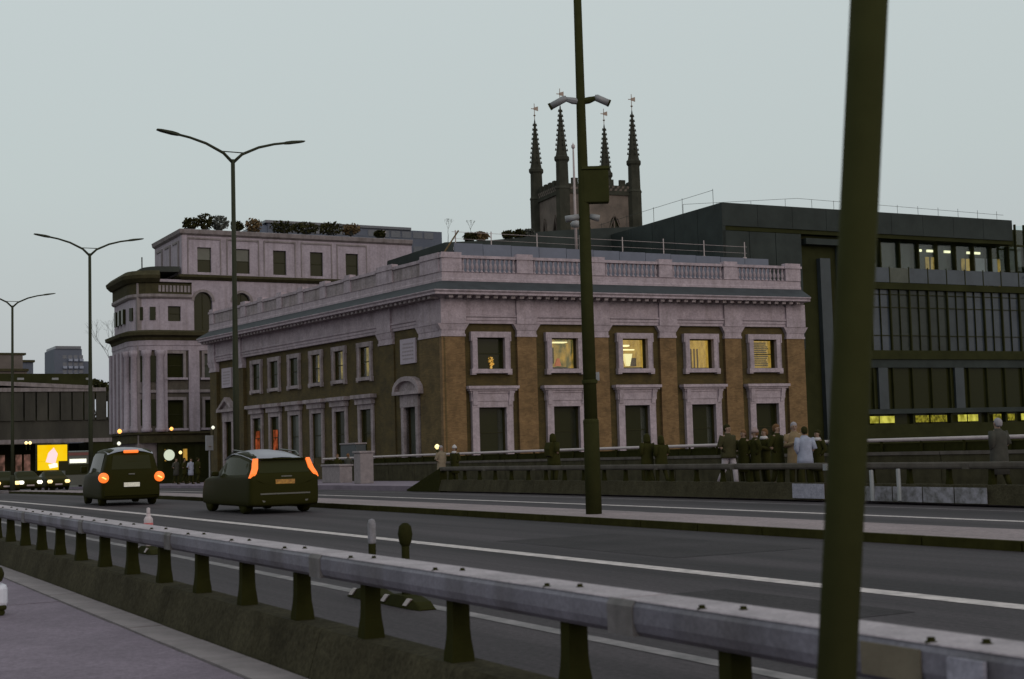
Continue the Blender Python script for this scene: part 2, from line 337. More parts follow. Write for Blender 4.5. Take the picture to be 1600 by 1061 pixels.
nb = barrier('crash_barrier', 'long pale steel crash barrier on low concrete plinth beside the near pavement', 3.46, .0, NX1-3.735*22, NX1, -1, True, dz=0)
x = at(1512, 1045, Y=3.32).x
xa = at(1345, 1010, Y=3.32).x; xb = at(1437, 1020, Y=3.32).x
obj('cover_plate', B(xa, xb, 3.318, 3.326, .765, .872), 'rail_rusty', nb)
obj('reflector_plate', B(x-.075, x+.075, 3.306, 3.322, at(1512, 1031, Y=3.31).z-.12, at(1512, 1031, Y=3.31).z), 'notice_panel', nb)
XR = at(1287, 722, Y=23.9).x
fb = barrier('crash_barrier', 'weathered crash barrier with sloped end before the people on the far pavement', 24.0, .08, XR-3.735*6, XR, -1)
xe = XR-3.735*6
obj('end_ramp', MB().hexa([(xe-3.2, 23.85, g(xe)), (xe, 23.85, g(xe)), (xe, 24.15, g(xe)), (xe-3.2, 24.15, g(xe)), (xe-3.2, 23.85, g(xe)+.06), (xe, 23.85, g(xe)+.93), (xe, 24.15, g(xe)+.93), (xe-3.2, 24.15, g(xe)+.06)]), 'post_black', fb)
x = at(1264, 766, Y=23.78).x
obj('notice_panel', B(x-.6, x+.62, 23.735, 23.75, .09, .46), 'notice_panel', fb)
xr = XR
obj('end_cap', B(xr, xr+.12, 23.86, 24.14, .79, .955), 'cctv_grey', fb)
XR2 = at(1330, 722, Y=23.9).x
fb2 = barrier('crash_barrier', 'weathered crash barrier with whitish stained plinth right of the thick leaning post', 24.0, .08, XR2, XR2+3.735*6, -1)
x0 = at(1352, 772, Y=23.78).x; x1 = at(1545, 772, Y=23.78).x
mat('lime_stain', (.24, .225, .26), .95, var=.6, scale=3.5, bump=.3, c2=(.05, .047, .03))
for k in range(4):
    a = x0+(x1-x0)*k/4; obj('stained_panel', B(a+.02, a+(x1-x0)/4-.02, 23.735, 23.75, .07, .42), 'lime_stain', fb2)
# steel marker posts leaning on the far barrier
for k, (u, v0, v1) in enumerate(((1361, 735, 783), (1403, 733, 783))):
    pb = at(u+3, v1, Y=23.5); pt = at(u, v0, Y=23.62)
    tag(obj('marker_post', MB().tube([pb, pt], .05, 8), 'cctv_grey'), ['pale marker post close to the thick leaning pole', 'pale tilted marker post standing free before the stained plinth'][k], 'post', 'marker posts at the far barrier')
# ---------------------------------------------------------------- parapet with handrail on the far side
par = thing('bridge_parapet', 'granite bridge parapet with pale steel handrail behind the people', 'parapet')
for i in range(30):
    a = -79.5+i*3.3; b = a+3.27
    obj('granite_panel', sweep([(30.0, -.5), (30.35, -.5), (30.35, 1.05), (30.0, 1.05)], a, b), 'granite_dirty', par)
    obj('coping', sweep([(29.96, 1.053), (30.4, 1.053), (30.4, 1.15), (29.96, 1.15)], a, b), 'rail_old', par)
    obj('handrail', sweep([(30.1+.055*math.cos(q*math.pi/4), 1.5+.055*math.sin(q*math.pi/4)) for q in range(8)], a-.015, b+.015), 'steel_pale', par)
    for xx in (a+.8, a+2.45): obj('bracket', sweep([(30.07, 1.145), (30.13, 1.145), (30.13, 1.46), (30.07, 1.46)], xx-.03, xx+.03), 'post_black', par)
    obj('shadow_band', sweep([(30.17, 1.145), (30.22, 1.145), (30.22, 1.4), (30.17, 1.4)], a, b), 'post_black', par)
# ---------------------------------------------------------------- posts and lamps
def lamp(label, x, y=15.75, detail=True):
    z = g(x)+.135
    t = thing('street_lamp', label, 'street lamp', (x, y, z), 0, 'double-armed lamps along the median')
    obj('base', MB().lathe([(.17, 0), (.17, .9), (.15, 1.0), (.12, 1.05)], n=16), 'pole_cool', t, True)
    obj('pole', MB().lathe([(.115, 1.0), (.11, 4), (.085, 8), (.075, 12.4)], n=14), 'pole_cool', t, True)
    for s in (-1, 1):
        pts = [(0, s*.02, 12.3), (0, s*.35, 12.62), (0, s*1.0, 12.93), (0, s*1.6, 13.1), (0, s*2.0, 13.17)]
        a = obj('arm', MB().tube(pts, [.06, .055, .05, .045, .045], 10), 'pole_cool', t, True)
        h = MB(); R = []
        for k, (d, w, hh) in enumerate(((0, .05, .05), (.1, .1, .075), (.3, .15, .08), (.7, .15, .05), (.85, .1, .03))):
            yy = s*(1.95+d); zz = 13.16+d*.16
            R.append([(-w, yy, zz-hh*.5), (w, yy, zz-hh*.5), (w*.8, yy, zz+hh*.7), (-w*.8, yy, zz+hh*.7)])
        obj('lantern', h.rings(R), 'pole_cool', a)
    obj('cross_stay', MB().tube([(0, -.4, 12.68), (0, .4, 12.68)], .022, 6), 'pole_cool', t)
    return t
lamp('tall double-armed street lamp rising behind the dark car with boomerang tail lights', -50.4)
lamp('tall double-armed street lamp rising behind the black taxi', -75.2)
lamp('farthest double-armed street lamp at the left picture edge', -99.6)
# camera mast
P = at(928, 803, Z=.135); mx_, my_ = P.x, P.y
t = thing('camera_mast', 'tall dark mast with security cameras standing on the median', 'mast', (mx_, my_, .135))
obj('base', MB().lathe([(.17, 0), (.165, 1.9), (.15, 2.0)], n=18), 'pole_dark', t, True)
obj('pole', MB().lathe([(.142, 1.9), (.13, 5), (.095, 9), (.08, 12.4)], n=18), 'pole_dark', t, True)
for i, s in enumerate((-1, 1)):
    br = obj('bracket', MB().tube([(0, 0, 8.83), (RT.x*s*.18, RT.y*s*.18, 8.86), (RT.x*s*.32, RT.y*s*.32, 8.9)], [.07, .075, .05], 8), 'cctv_grey' if s < 0 else 'pole_dark', t)
    q = Vector((RT.x*s, RT.y*s, 0)); p0 = q*.3+Vector((0, 0, 8.93)); p1 = q*.62+Vector((-.05, .0, 8.76 if s < 0 else 8.8))
    hs = obj('camera_housing', MB().tube([p0, p0*.85+p1*.15, p1], [.05, .075, .075], 10), 'cctv_grey', br, True)
    obj('lens_hood', MB().tube([p1-(p1-p0)*.02, p1+(p1-p0)*.1], .08, 10), 'post_black', hs)
for i, s in enumerate((-1, 1)):
    q = Vector((RT.x*s, RT.y*s, 0)); p0 = q*.12+Vector((0, 0, 6.33)); p1 = q*.36+Vector((0, -.05, 6.28))
    obj('camera_housing', MB().tube([p0, p1], [.06, .075], 10), 'cctv_grey', t, True)
c = Vector((RT.x*.26, RT.y*.26, 6.97))
bx = MB()
for sgn in (1,):
    r_ = RT*.28; d_ = FW*.12
    bx.hexa([c-r_-d_+UPV*-.36, c+r_-d_+UPV*-.36, c+r_+d_+UPV*-.36, c-r_+d_+UPV*-.36, c-r_-d_+UPV*.36, c+r_-d_+UPV*.36, c+r_+d_+UPV*.36, c-r_+d_+UPV*.36])
cab = obj('control_box', bx, 'pole_dark', t, bevel=.03)
hb = MB().hexa([c-RT*.3-d_*1.2+UPV*.363, c+RT*.3-d_*1.2+UPV*.363, c+RT*.3+d_*1.1+UPV*.363, c-RT*.3+d_*1.1+UPV*.363, c-RT*.28-d_+UPV*.43, c+RT*.28-d_+UPV*.43, c+RT*.28+d_+UPV*.43, c-RT*.28+d_+UPV*.43])
obj('box_lid', hb, 'pole_dark', cab)
for z in (1.9, 2.75): obj('clamp_band', MB().lathe([(.165, z), (.17, z+.02), (.17, z+.06), (.165, z+.08)], n=16), 'pole_dark', t)
pt = Vector((RT.x*.17, RT.y*.17, 2.9)); obj('tag_plate', MB().hexa([pt+RT*a*.04+FW*b*.015+UPV*c_*.09 for c_ in (-1, 1) for a, b in ((-1, -1), (1, -1), (1, 1), (-1, 1))]), 'cctv_grey', t)
# thick leaning post close to the camera
def atd(u, v, d):
    r = ray(u, v); return Vector((0, 0, CH))+r*(d/FPX)
pa = atd(1307, 1061, 3.6); pb = atd(1358, 0, 3.6); d = (pb-pa)
base = pa+d*((.08-pa.z)/d.z); top = pa+d*((4.2-pa.z)/d.z)
t = thing('leaning_post', 'thick dark leaning post close to the camera cutting the whole picture height', 'post', base)
obj('pole', MB().tube([(0, 0, 0), (top-base)*.35, top-base], [.051, .049, .045], 24), 'pole_dark', t, True)
obj('base_collar', MB().lathe([(.085, 0), (.085, .015), (.06, .05), (.055, .12)], n=20), 'pole_dark', t, True)
# lane wands
def wand(label, x, y, white, head):
    t = thing('lane_wand', label, 'lane wand', (x, y, 0), 0, 'rubber wands beside the near lane line')
    R = []
    for xx, h, w in ((-.52, .015, .1), (-.4, .075, .12), (-.12, .12, .13), (.12, .12, .13), (.4, .075, .12), (.52, .015, .1)):
        R.append([(xx, -w, 0), (xx, w, 0), (xx, w*.7, h), (xx, -w*.7, h)])
    hb = obj('base_hump', MB().rings(R), 'rubber', t, bevel=.01)
    for xx in (-.3, .26):
        obj('reflector_strip', MB().hexa([(xx-.09, -.125, .03), (xx+.0, -.125, .03), (xx+.0, -.1, .03), (xx-.09, -.1, .03), (xx-.03, -.1, .1), (xx+.07, -.1, .1), (xx+.07, -.08, .1), (xx-.03, -.08, .1)]), 'steel_pale', hb)
    obj('wand', MB().lathe([(.05, .1), (.045, .16), (.04, .2), (.04, .62), (.034, .64)], n=12), 'rubber' if not white else 'wand_white', t, True)
    if head == 'band':
        obj('reflective_band', MB().lathe([(.038, .58), (.044, .6), (.044, .8), (.03, .84), (.0, .85)], n=12), 'lime_stain', t, True)
    elif head == 'ball':
        obj('round_head', MB().lathe([(.03, .58), (.062, .64), (.075, .72), (.062, .8), (.03, .83), (.0, .835)], n=12), 'rubber', t, True)
    else:
        obj('reflective_band', MB().lathe([(.06, .3), (.075, .32), (.075, .56), (.05, .6)], n=12), 'wand_white', t, True)
        obj('red_mark', MB().lathe([(.078, .42), (.078, .5)], n=12), 'red_film', t, True)
        obj('tip', MB().lathe([(.03, .58), (.03, .74), (.0, .75)], n=10), 'wand_white', t, True)
    return t
wand('lane wand with pale worn top band behind the near crash barrier', at(582, 880, Y=5.9).x, 5.9, False, 'band')
wand('lane wand with dark round head right of the pale-topped wand', at(634, 880, Y=5.9).x, 5.9, False, 'ball')
wand('white lane wand with red mark below the taxi', at(232, 815, Y=5.9).x, 5.9, True, 'white')
def leafball(n, rx, ry, rz, s):
    b = MB()
    for _ in range(n):
        while True:
            p = Vector((random.uniform(-1, 1), random.uniform(-1, 1), random.uniform(-1, 1)))
            if .35 < p.length < 1+random.uniform(-.1, .25): break
        c = Vector((p.x*rx, p.y*ry, p.z*rz+rz)); a = Vector((random.gauss(0, 1), random.gauss(0, 1), random.gauss(0, 1))).normalized(); e = a.orthogonal().normalized(); f = a.cross(e)
        q = s*random.uniform(.6, 1.3); k = len(b.v); b.v += [tuple(c+e*q), tuple(c+f*q*.6), tuple(c-e*q), tuple(c-f*q*.6)]; b.f.append((k, k+1, k+2, k+3))
    return b
# ---------------------------------------------------------------- facade helpers (local coordinates of the building's root)
class Fr:
    def __init__(s, a, d, side=1):
        s.a = Vector((a[0], a[1])); s.d = Vector(d).normalized(); s.n = Vector((s.d.y, -s.d.x))*side
    def p(s, t, n, z):
        q = s.a+s.d*t+s.n*n; return (q.x, q.y, z)
    def box(s, s0, s1, n0, n1, z0, z1, mb=None):
        mb = mb or MB()
        return mb.hexa([s.p(s0, n0, z0), s.p(s1, n0, z0), s.p(s1, n1, z0), s.p(s0, n1, z0), s.p(s0, n0, z1), s.p(s1, n0, z1), s.p(s1, n1, z1), s.p(s0, n1, z1)])
    def taper(s, a, b, mb=None):
        # two rectangles (s0,s1,n0,n1,z) joined
        mb = mb or MB(); P = []
        for s0, s1, n0, n1, z in (a, b): P += [s.p(s0, n0, z), s.p(s1, n0, z), s.p(s1, n1, z), s.p(s0, n1, z)]
        return mb.hexa(P)
    def wall(s, s0, s1, z0, z1, holes, th=.4, n=0.):
        mb = MB(); S = sorted({s0, s1, *[h[0] for h in holes], *[h[1] for h in holes]}); Z = sorted({z0, z1, *[h[2] for h in holes], *[h[3] for h in holes]})
        S = [x for x in S if s0 <= x <= s1]; Z = [x for x in Z if z0 <= x <= z1]
        for i in range(len(S)-1):
            j = 0
            while j < len(Z)-1:
                def hole(j): 
                    cs = (S[i]+S[i+1])/2; cz = (Z[j]+Z[j+1])/2
                    return any(h[0] < cs < h[1] and h[2] < cz < h[3] for h in holes)
                if hole(j): j += 1; continue
                k = j
                while k+1 < len(Z)-1 and not hole(k+1): k += 1
                s.box(S[i], S[i+1], n-th, n, Z[j], Z[k+1], mb); j = k+1
        return mb
def offs(P, n, side):
    # offset polyline (list of 2D) outward by n with mitres
    P = [Vector(p) for p in P]; N = []
    for i in range(len(P)-1):
        d = (P[i+1]-P[i]).normalized(); N.append(Vector((d.y, -d.x))*side)
    out = []
    for i, p in enumerate(P):
        if i == 0: m = N[0]
        elif i == len(P)-1: m = N[-1]
        else:
            m = (N[i-1]+N[i]).normalized(); m = m/max(.3, m.dot(N[i]))
        out.append(p+m*n)
    return out
def band(P, prof, side=1, back=-.3):
    # prof: list of (n,z) from bottom to top; closed at the back
    prof = list(prof)+[(back, prof[-1][1]), (back, prof[0][1])]
    C = [offs(P, n, side) for n, z in prof]
    return MB().rings([[(C[k][i].x, C[k][i].y, prof[k][1]) for k in range(len(prof))] for i in range(len(P))])
def balmesh():
    prof = [(.11, 0), (.11, .06), (.07, .09), (.06, .16), (.115, .3), (.115, .4), (.07, .55), (.055, .66), (.085, .7), (.06, .74), (.1, .78), (.1, .85)]
    me = MB().lathe(prof, n=8).mesh('baluster', True); me.materials.append(MATS['stone']); return me
# ---------------------------------------------------------------- brick building with stone dressings
TH = math.atan2(26.8, 1.8)
bb = thing('brick_building', 'two-storey yellow brick building with stone dressings, balustrade and lit upper windows', 'building', (-79, 37.9, 0), TH)
LD = Vector((-.164, .986)).normalized(); FL = 26.9; LL = 37.8
FF = Fr((0, 0), (1, 0)); LF = Fr((0, 0), LD, -1)
PL = [LD*LL, Vector((0, 0)), Vector((FL, 0))]           # left end -> corner -> right end ; outward = +1 side? checked below
SD = 1
# ----- openings
bays = [3.18, 8.35, 13.5, 18.6, 23.68]
pilF = [(-.12, 1.43), (5.02, 6.35), (10.25, 11.55), (15.42, 16.65), (20.5, 21.8), (25.55, 27.0)]
holesF = []
for c in bays: holesF += [(c-.94, c+.94, 6.57, 8.54), (c-.93, c+.93, 1.0, 4.17)]
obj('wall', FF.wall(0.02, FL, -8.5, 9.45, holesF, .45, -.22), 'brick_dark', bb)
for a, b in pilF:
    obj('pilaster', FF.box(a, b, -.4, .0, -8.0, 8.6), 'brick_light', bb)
    cp = MB(); FF.box(a-.05, b+.05, -.38, .05, 8.603, 8.75, cp); FF.box(a-.01, b+.01, -.39, .02, 8.75, 9.0, cp); FF.taper((a-.03, b+.03, -.37, .05, 9.0), (a-.28, b+.28, -.36, .12, 9.4), cp)
    obj('capital', cp, 'stone', bb)
    obj('frieze_block', FF.box(a-.06, b+.06, -.3, .16, 9.403, 10.97), 'stone', bb)
ent = [(.0, 9.42), (.0, 9.6), (.05, 9.62), (.05, 9.78), (.13, 9.84), (.13, 9.93), (.02, 9.97), (.02, 10.95), (.1, 10.97)]
obj('entablature', band(PL, ent, SD, -.6), 'stone', bb)
obj('cornice', band(PL, [(.2, 10.98), (.28, 11.08), (1.05, 11.12), (1.05, 11.24), (1.15, 11.34), (1.15, 11.4)], SD, -.5), 'stone', bb)
obj('lead_flashing', band(PL, [(1.14, 11.402), (1.08, 11.46), (.06, 12.03), (.04, 12.05)], SD, -.5), 'lead', bb)
dn = MB()
for k in range(int(FL/.6)): FF.box(.1+k*.6, .38+k*.6, .1, .85, 10.93, 11.115, dn)
for k in range(int(LL/.6)): LF.box(.1+k*.6, .38+k*.6, .1, .85, 10.93, 11.115, dn)
o = obj('dentil_course', dn, 'stone_dull', bb); o['kind'] = 'stuff'
obj('parapet_plinth', band(PL, [(.05, 12.05), (.05, 12.2), (.0, 12.25), (.0, 12.6), (.04, 12.64)], SD, -.35), 'stone', bb)
BAL = balmesh()
for i, (a, b) in enumerate(pilF):
    pr = MB(); FF.box(a+.1, b-.1, -.42, .06, 12.645, 13.5, pr); FF.box(a+.02, b-.02, -.46, .12, 13.5, 13.66, pr); FF.box(a+.1, b-.1, -.4, .06, 13.66, 13.86, pr)
    obj('parapet_pier', pr, 'stone', bb)
    if i < 5:
        s0, s1 = b-.1, pilF[i+1][0]+.1
        obj('coping_rail', FF.box(s0-.0+.005, s1-.005, -.36, .06, 13.5, 13.68), 'stone', bb)
        n = 12
        for k in range(n):
            q = FF.p(s0+(k+.5)*(s1-s0)/n, -.15, 12.645); o = obj('baluster', BAL, None, bb); o.location = q
def frame(F, c, w, z0, z1, fw, m, parent, ear=.07, n=0.0, sill=True, deep=-.22):
    # architrave with ears round an opening; w = half opening width
    b = MB(); F.box(c-w-fw, c-w, deep, n+.1, z0, z1, b); F.box(c+w, c+w+fw, deep, n+.1, z0, z1, b)
    F.box(c-w-fw-ear, c+w+fw+ear, deep+.01, n+.12, z1, z1+fw, b)
    F.box(c-w-fw, c-w-fw-ear, deep+.01, n+.12, z1-.22, z1-.001, b); F.box(c+w+fw, c+w+fw+ear, deep+.01, n+.12, z1-.22, z1-.001, b)
    F.box(c-w-fw+.02, c-w-fw+.05, n+.1, n+.14, z0, z1+fw*.6, b); F.box(c+w+fw-.05, c+w+fw-.02, n+.1, n+.14, z0, z1+fw*.6, b)
    o = obj('frame', b, m, parent)
    if sill:
        s = MB(); F.box(c-w-fw-ear, c+w+fw+ear, deep+.005, n+.17, z0-fw*.75, z0-.001, s); F.box(c-w-fw-ear, c-w-fw+.22, deep, n+.15, z0-fw, z0-fw*.75, s); F.box(c+w+fw-.22, c+w+fw+ear, deep, n+.15, z0-fw, z0-fw*.75, s)
        obj('sill', s, m, parent)
    return o
def sash(F, c, w, z0, z1, parent, n=-.42, pane='pane_dark', bars=1):
    b = MB(); t = .06
    F.box(c-w, c-w+t, n-.05, n+.02, z0, z1, b); F.box(c+w-t, c+w, n-.05, n+.02, z0, z1, b); F.box(c-w+t, c+w-t, n-.05, n+.02, z1-t, z1, b); F.box(c-w+t, c+w-t, n-.05, n+.02, z0, z0+t, b)
    if bars: F.box(c-w+t, c+w-t, n-.04, n+.03, (z0+z1)/2-.03, (z0+z1)/2+.03, b)
    o = obj('sash', b, 'sash', parent)
    obj('pane', F.box(c-w+t-.01, c+w-t+.01, n-.03, n-.015, z0+t-.01, z1-t+.01), pane, parent)
def room(F, c, w, z0, z1, parent, m, n=-.48):
    b = MB(); d = 1.7
    b.v = [F.p(c-w, n-d, z0), F.p(c+w, n-d, z0), F.p(c+w, n-d, z1), F.p(c-w, n-d, z1), F.p(c-w, n, z0), F.p(c+w, n, z0), F.p(c+w, n, z1), F.p(c-w, n, z1)]
    b.f = [(0, 1, 2, 3), (0, 4, 7, 3), (1, 5, 6, 2), (3, 2, 6, 7), (0, 1, 5, 4)]
    return obj('lit_room', b, m, parent)
rooms = [None, 'room_a', 'room_b', 'room_b', 'room_c']
for i, c in enumerate(bays):
    wn = obj('window', FF.box(c-.95, c+.95, -.5, -.47, 6.53, 6.57), 'sash', bb)
    frame(FF, c, .94, 6.57, 8.54, .36, 'stone', wn)
    sash(FF, c, .94, 6.57, 8.54, wn, pane='pane_clear' if rooms[i] else 'pane_dark', bars=0 if i in (1, 2, 3) else 1)
    if rooms[i]:
        room(FF, c, .98, 6.5, 8.6, wn, rooms[i])
        if i == 1:
            obj('ceiling_light', FF.taper((c-.35, c+.65, -1.5, -.9, 8.32), (c-.35, c+.65, -1.5, -.9, 8.38)), 'tube_lamp', wn)
            obj('screen', FF.box(c-.98, c-.05, -1.6, -1.5, 7.0, 8.05), 'coat_olive', wn)
            obj('red_chair', FF.taper((c-.3, c+.12, -1.0, -.8, 6.8), (c-.12, c+.02, -.95, -.85, 7.3)), 'glow_orange', wn)
            obj('desk', FF.box(c-.9, c+.5, -1.2, -.7, 6.5, 6.72), 'sash', wn)
        if i == 2:
            obj('ceiling_light', FF.box(c-.6, c+.1, -1.3, -.9, 8.1, 8.2), 'tube_lamp', wn); obj('ceiling_light', FF.box(c-.5, c+.75, -1.6, -1.4, 7.88, 7.95), 'tube_lamp', wn)
            obj('lampshade', FF.taper((c-.15, c+.1, -1.1, -.9, 6.8), (c-.35, c+.25, -1.2, -.8, 7.6)), 'lamp_cream', wn)
            obj('cabinet', FF.box(c+.2, c+.75, -1.5, -1.2, 6.8, 7.35), 'leaf_rust', wn); obj('shelf', FF.box(c-.65, c-.4, -1.5, -1.2, 6.5, 7.3), 'coat_olive', wn); obj('desk', FF.box(c-.9, c+.9, -1.0, -.7, 6.5, 6.7), 'sash', wn)
        if i == 3:
            obj('curtain', FF.box(c-.93, c-.55, -.8, -.6, 6.6, 8.2), 'coat_olive', wn)
            for k in range(5): obj('mullion_post', FF.box(c-.4+k*.25, c-.34+k*.25, -1.6, -1.5, 6.6, 8.0), 'coat_beige', wn)
            obj('desk', FF.box(c-.9, c+.9, -1.0, -.7, 6.5, 6.66), 'sash', wn)
        if i == 4:
            for k in range(13): obj('blind_slat', FF.box(c-.9, c+.5+.25*random.random(), -.66, -.6, 6.75+k*.13, 6.82+k*.13), 'coat_olive', wn)
    else:
        o = obj('flowers', leafball(60, .17, .06, .3, .07), 'lamp_gold', wn); o.location = FF.p(c+.15, -.37, 6.75)
        obj('vase', MB().lathe([(.05, 0), (.09, .08), (.06, .2)], FF.p(c+.15, -.37, 6.58), 8), 'lamp_gold', wn)
    # tall ground-floor window with lintel
    dr = obj('tall_window', FF.box(c-.95, c+.95, -.5, -.47, .97, 1.0), 'sash', bb)
    b = MB(); FF.box(c-.93-.46, c-.93, -.22, .08, .98, 4.17, b); FF.box(c+.93, c+.93+.46, -.22, .08, .98, 4.17, b); FF.box(c-1.39, c+1.39, -.215, .1, 4.171, 4.55, b)
    FF.box(c-1.45, c-.95, -.21, .13, .7, .979, b); FF.box(c+.95, c+1.45, -.21, .13, .7, .979, b)
    obj('frame', b, 'stone', dr)
    b = MB(); FF.box(c-1.45, c+1.45, -.21, .14, 4.552, 5.05, b); FF.box(c-1.62, c+1.62, -.2, .3, 5.2, 5.32, b); FF.box(c-1.72, c+1.72, -.2, .42, 5.32, 5.5, b); FF.box(c-1.5, c+1.5, -.2, .2, 5.05, 5.2, b)
    for s in (-1, 1): FF.taper((c+s*1.2-.14, c+s*1.2+.14, -.1, .16, 4.3), (c+s*1.25-.16, c+s*1.25+.16, -.1, .3, 5.18), b)
    obj('lintel', b, 'stone', dr)
    sash(FF, c, .93, 1.0, 4.17, dr, bars=1)
    obj('curtain', FF.box(c+.5, c+.84, -.44, -.435, 1.1, 4.0), 'pane_grey', dr)
# ----- left facade along the road
wl = [10.75, 14.6, 18.25, 21.95, 25.45, 28.8]
holesL = []
for c in wl: holesL += [(c-.72, c+.72, 6.7, 8.75), (c-.78, c+.78, 1.3, 4.5)]
holesL += [(3.55, 5.05, .9, 4.4), (33.9, 35.2, 1.4, 4.4)]
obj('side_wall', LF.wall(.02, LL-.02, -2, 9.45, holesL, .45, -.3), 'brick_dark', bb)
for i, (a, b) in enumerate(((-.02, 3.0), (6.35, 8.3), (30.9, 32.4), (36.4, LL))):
    obj('side_pilaster', LF.box(a, b, -.45, -.02 if i else -.01, -2, 8.6), 'brick_dark' if i else 'brick_mid', bb)  # darker brick than the front pilasters: dimmer street side put into colour
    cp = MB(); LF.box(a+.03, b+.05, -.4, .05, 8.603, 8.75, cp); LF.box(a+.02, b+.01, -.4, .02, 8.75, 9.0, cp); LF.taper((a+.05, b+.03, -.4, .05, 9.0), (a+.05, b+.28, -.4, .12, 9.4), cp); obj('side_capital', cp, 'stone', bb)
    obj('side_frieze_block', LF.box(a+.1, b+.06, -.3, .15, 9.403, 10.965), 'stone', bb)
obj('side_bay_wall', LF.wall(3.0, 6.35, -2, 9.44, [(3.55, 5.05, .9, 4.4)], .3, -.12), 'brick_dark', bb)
for i, c in enumerate(wl):
    wn = obj('side_window', LF.box(c-.73, c+.73, -.46, -.43, 6.66, 6.7), 'sash', bb)
    lit = i < 3
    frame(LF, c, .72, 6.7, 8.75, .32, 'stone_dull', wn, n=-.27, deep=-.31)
    sash(LF, c, .72, 6.7, 8.75, wn, n=-.36, pane='pane_clear' if lit else 'pane_dark', bars=1)
    if lit:
        room(LF, c, .76, 6.6, 8.8, wn, 'room_d', -.44)
        obj('curtain', LF.box(c-.72, c-.35, -.6, -.5, 6.6, 8.8), 'sash', wn)
    dr = obj('side_tall_window', LF.box(c-.79, c+.79, -.52, -.49, 1.26, 1.3), 'sash', bb)
    b = MB(); LF.box(c-1.1, c-.78, -.31, -.17, .9, 4.5, b); LF.box(c+.78, c+1.1, -.31, -.17, .9, 4.5, b); LF.box(c-1.1, c+1.1, -.31, -.16, 4.501, 4.85, b)
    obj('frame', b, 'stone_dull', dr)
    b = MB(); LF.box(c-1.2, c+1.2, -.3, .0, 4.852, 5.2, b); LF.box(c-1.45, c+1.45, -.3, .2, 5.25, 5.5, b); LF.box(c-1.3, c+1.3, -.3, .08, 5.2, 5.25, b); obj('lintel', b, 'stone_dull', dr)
    sash(LF, c, .78, 1.3, 4.5, dr, n=-.42, pane='pane_grey' if i in (2, 3) else 'pane_dark')
    if i in (4, 5): obj('orange_reflection', LF.box(c-.1, c+.7, -.40, -.395, 1.4, 3.5), 'reflection_glow', dr)  # glowing sheet before the pane stands in for an orange reflection
for c, pw, seg in ((4.45, 1.7, True), (34.5, 1.7, False)):
    pq = obj('plaque', LF.box(c-.95, c+1.0, -.3, .0 if seg else -.1, 7.2, 8.8), 'plaque', bb)
    ins = MB()
    for r_ in range(5):
        x = c-.7
        while x < c+.7:
            w_ = random.uniform(.08, .2); LF.box(x, min(x+w_, c+.75), (.0 if seg else -.1), (.012 if seg else -.088), 8.42-r_*.24, 8.52-r_*.24, ins); x += w_+.07
    obj('inscription', ins, 'carving', pq)
    n0 = -.02 if seg else -.2
    dr = obj('side_door', LF.box(c-1.0, c+.9, -.5, -.46, .8, 4.45), 'pane_grey' if seg else 'pane_dark', bb)
    cc = c-.15
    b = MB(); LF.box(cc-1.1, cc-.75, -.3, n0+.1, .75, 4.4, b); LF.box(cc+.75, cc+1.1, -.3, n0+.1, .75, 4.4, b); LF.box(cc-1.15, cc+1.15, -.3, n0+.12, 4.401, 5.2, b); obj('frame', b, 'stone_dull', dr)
    b = MB(); LF.box(cc-pw, cc+pw, -.3, n0+.4, 5.2, 5.42, b)
    ang = [math.pi*k/10 for k in range(11)]
    if seg: arc = [(cc+pw*math.cos(q), 5.421+.95*math.sin(q)) for q in ang]; ari = [(cc+(pw-.3)*math.cos(q), 5.421+.66*math.sin(q)) for q in ang]
    else: arc = [(cc+pw, 5.421), (cc, 6.4), (cc-pw, 5.421)]; ari = [(cc+pw-.45, 5.421), (cc, 6.1), (cc-pw+.45, 5.421)]
    for k in range(len(arc)-1):
        A = [arc[k], arc[k+1], ari[k+1], ari[k]]
        b.hexa([LF.p(s, -.3, z) for s, z in A]+[LF.p(s, n0+.38, z) for s, z in A])
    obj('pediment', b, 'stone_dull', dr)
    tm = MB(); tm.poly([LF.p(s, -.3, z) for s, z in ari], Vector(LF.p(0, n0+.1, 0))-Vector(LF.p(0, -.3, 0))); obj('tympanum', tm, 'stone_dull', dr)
# left parapet: piers and solid panels
sp = [0.9, 7.3, 12.6, 16.4, 20.1, 23.8, 27.3, 30.6, 37.2]
for i, c in enumerate(sp):
    w = 1.1 if i in (0, 1) else .45
    if i == 0: continue
    pr = MB(); LF.box(c-w, c+w, -.42, .06, 12.645, 13.5, pr); LF.box(c-w-.08, c+w+.08, -.46, .12, 13.5, 13.66, pr); LF.box(c-w, c+w, -.4, .06, 13.66, 13.86, pr); obj('side_parapet_pier', pr, 'stone', bb)
for i in range(len(sp)-1):
    a = sp[i]+(1.1 if i in (0, 1) else .45)+.005; b = sp[i+1]-(1.1 if i == 0 else .45)-.005
    if i == 0: a = 2.6
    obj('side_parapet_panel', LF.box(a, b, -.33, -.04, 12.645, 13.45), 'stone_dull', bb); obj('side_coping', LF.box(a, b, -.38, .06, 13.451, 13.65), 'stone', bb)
pr = MB(); LF.box(.3, 2.6, -.42, .06, 12.645, 13.5, pr); LF.box(.2, 2.65, -.46, .12, 13.5, 13.66, pr); LF.box(.3, 2.6, -.4, .06, 13.66, 13.86, pr); obj('side_parapet_pier', pr, 'stone', bb)
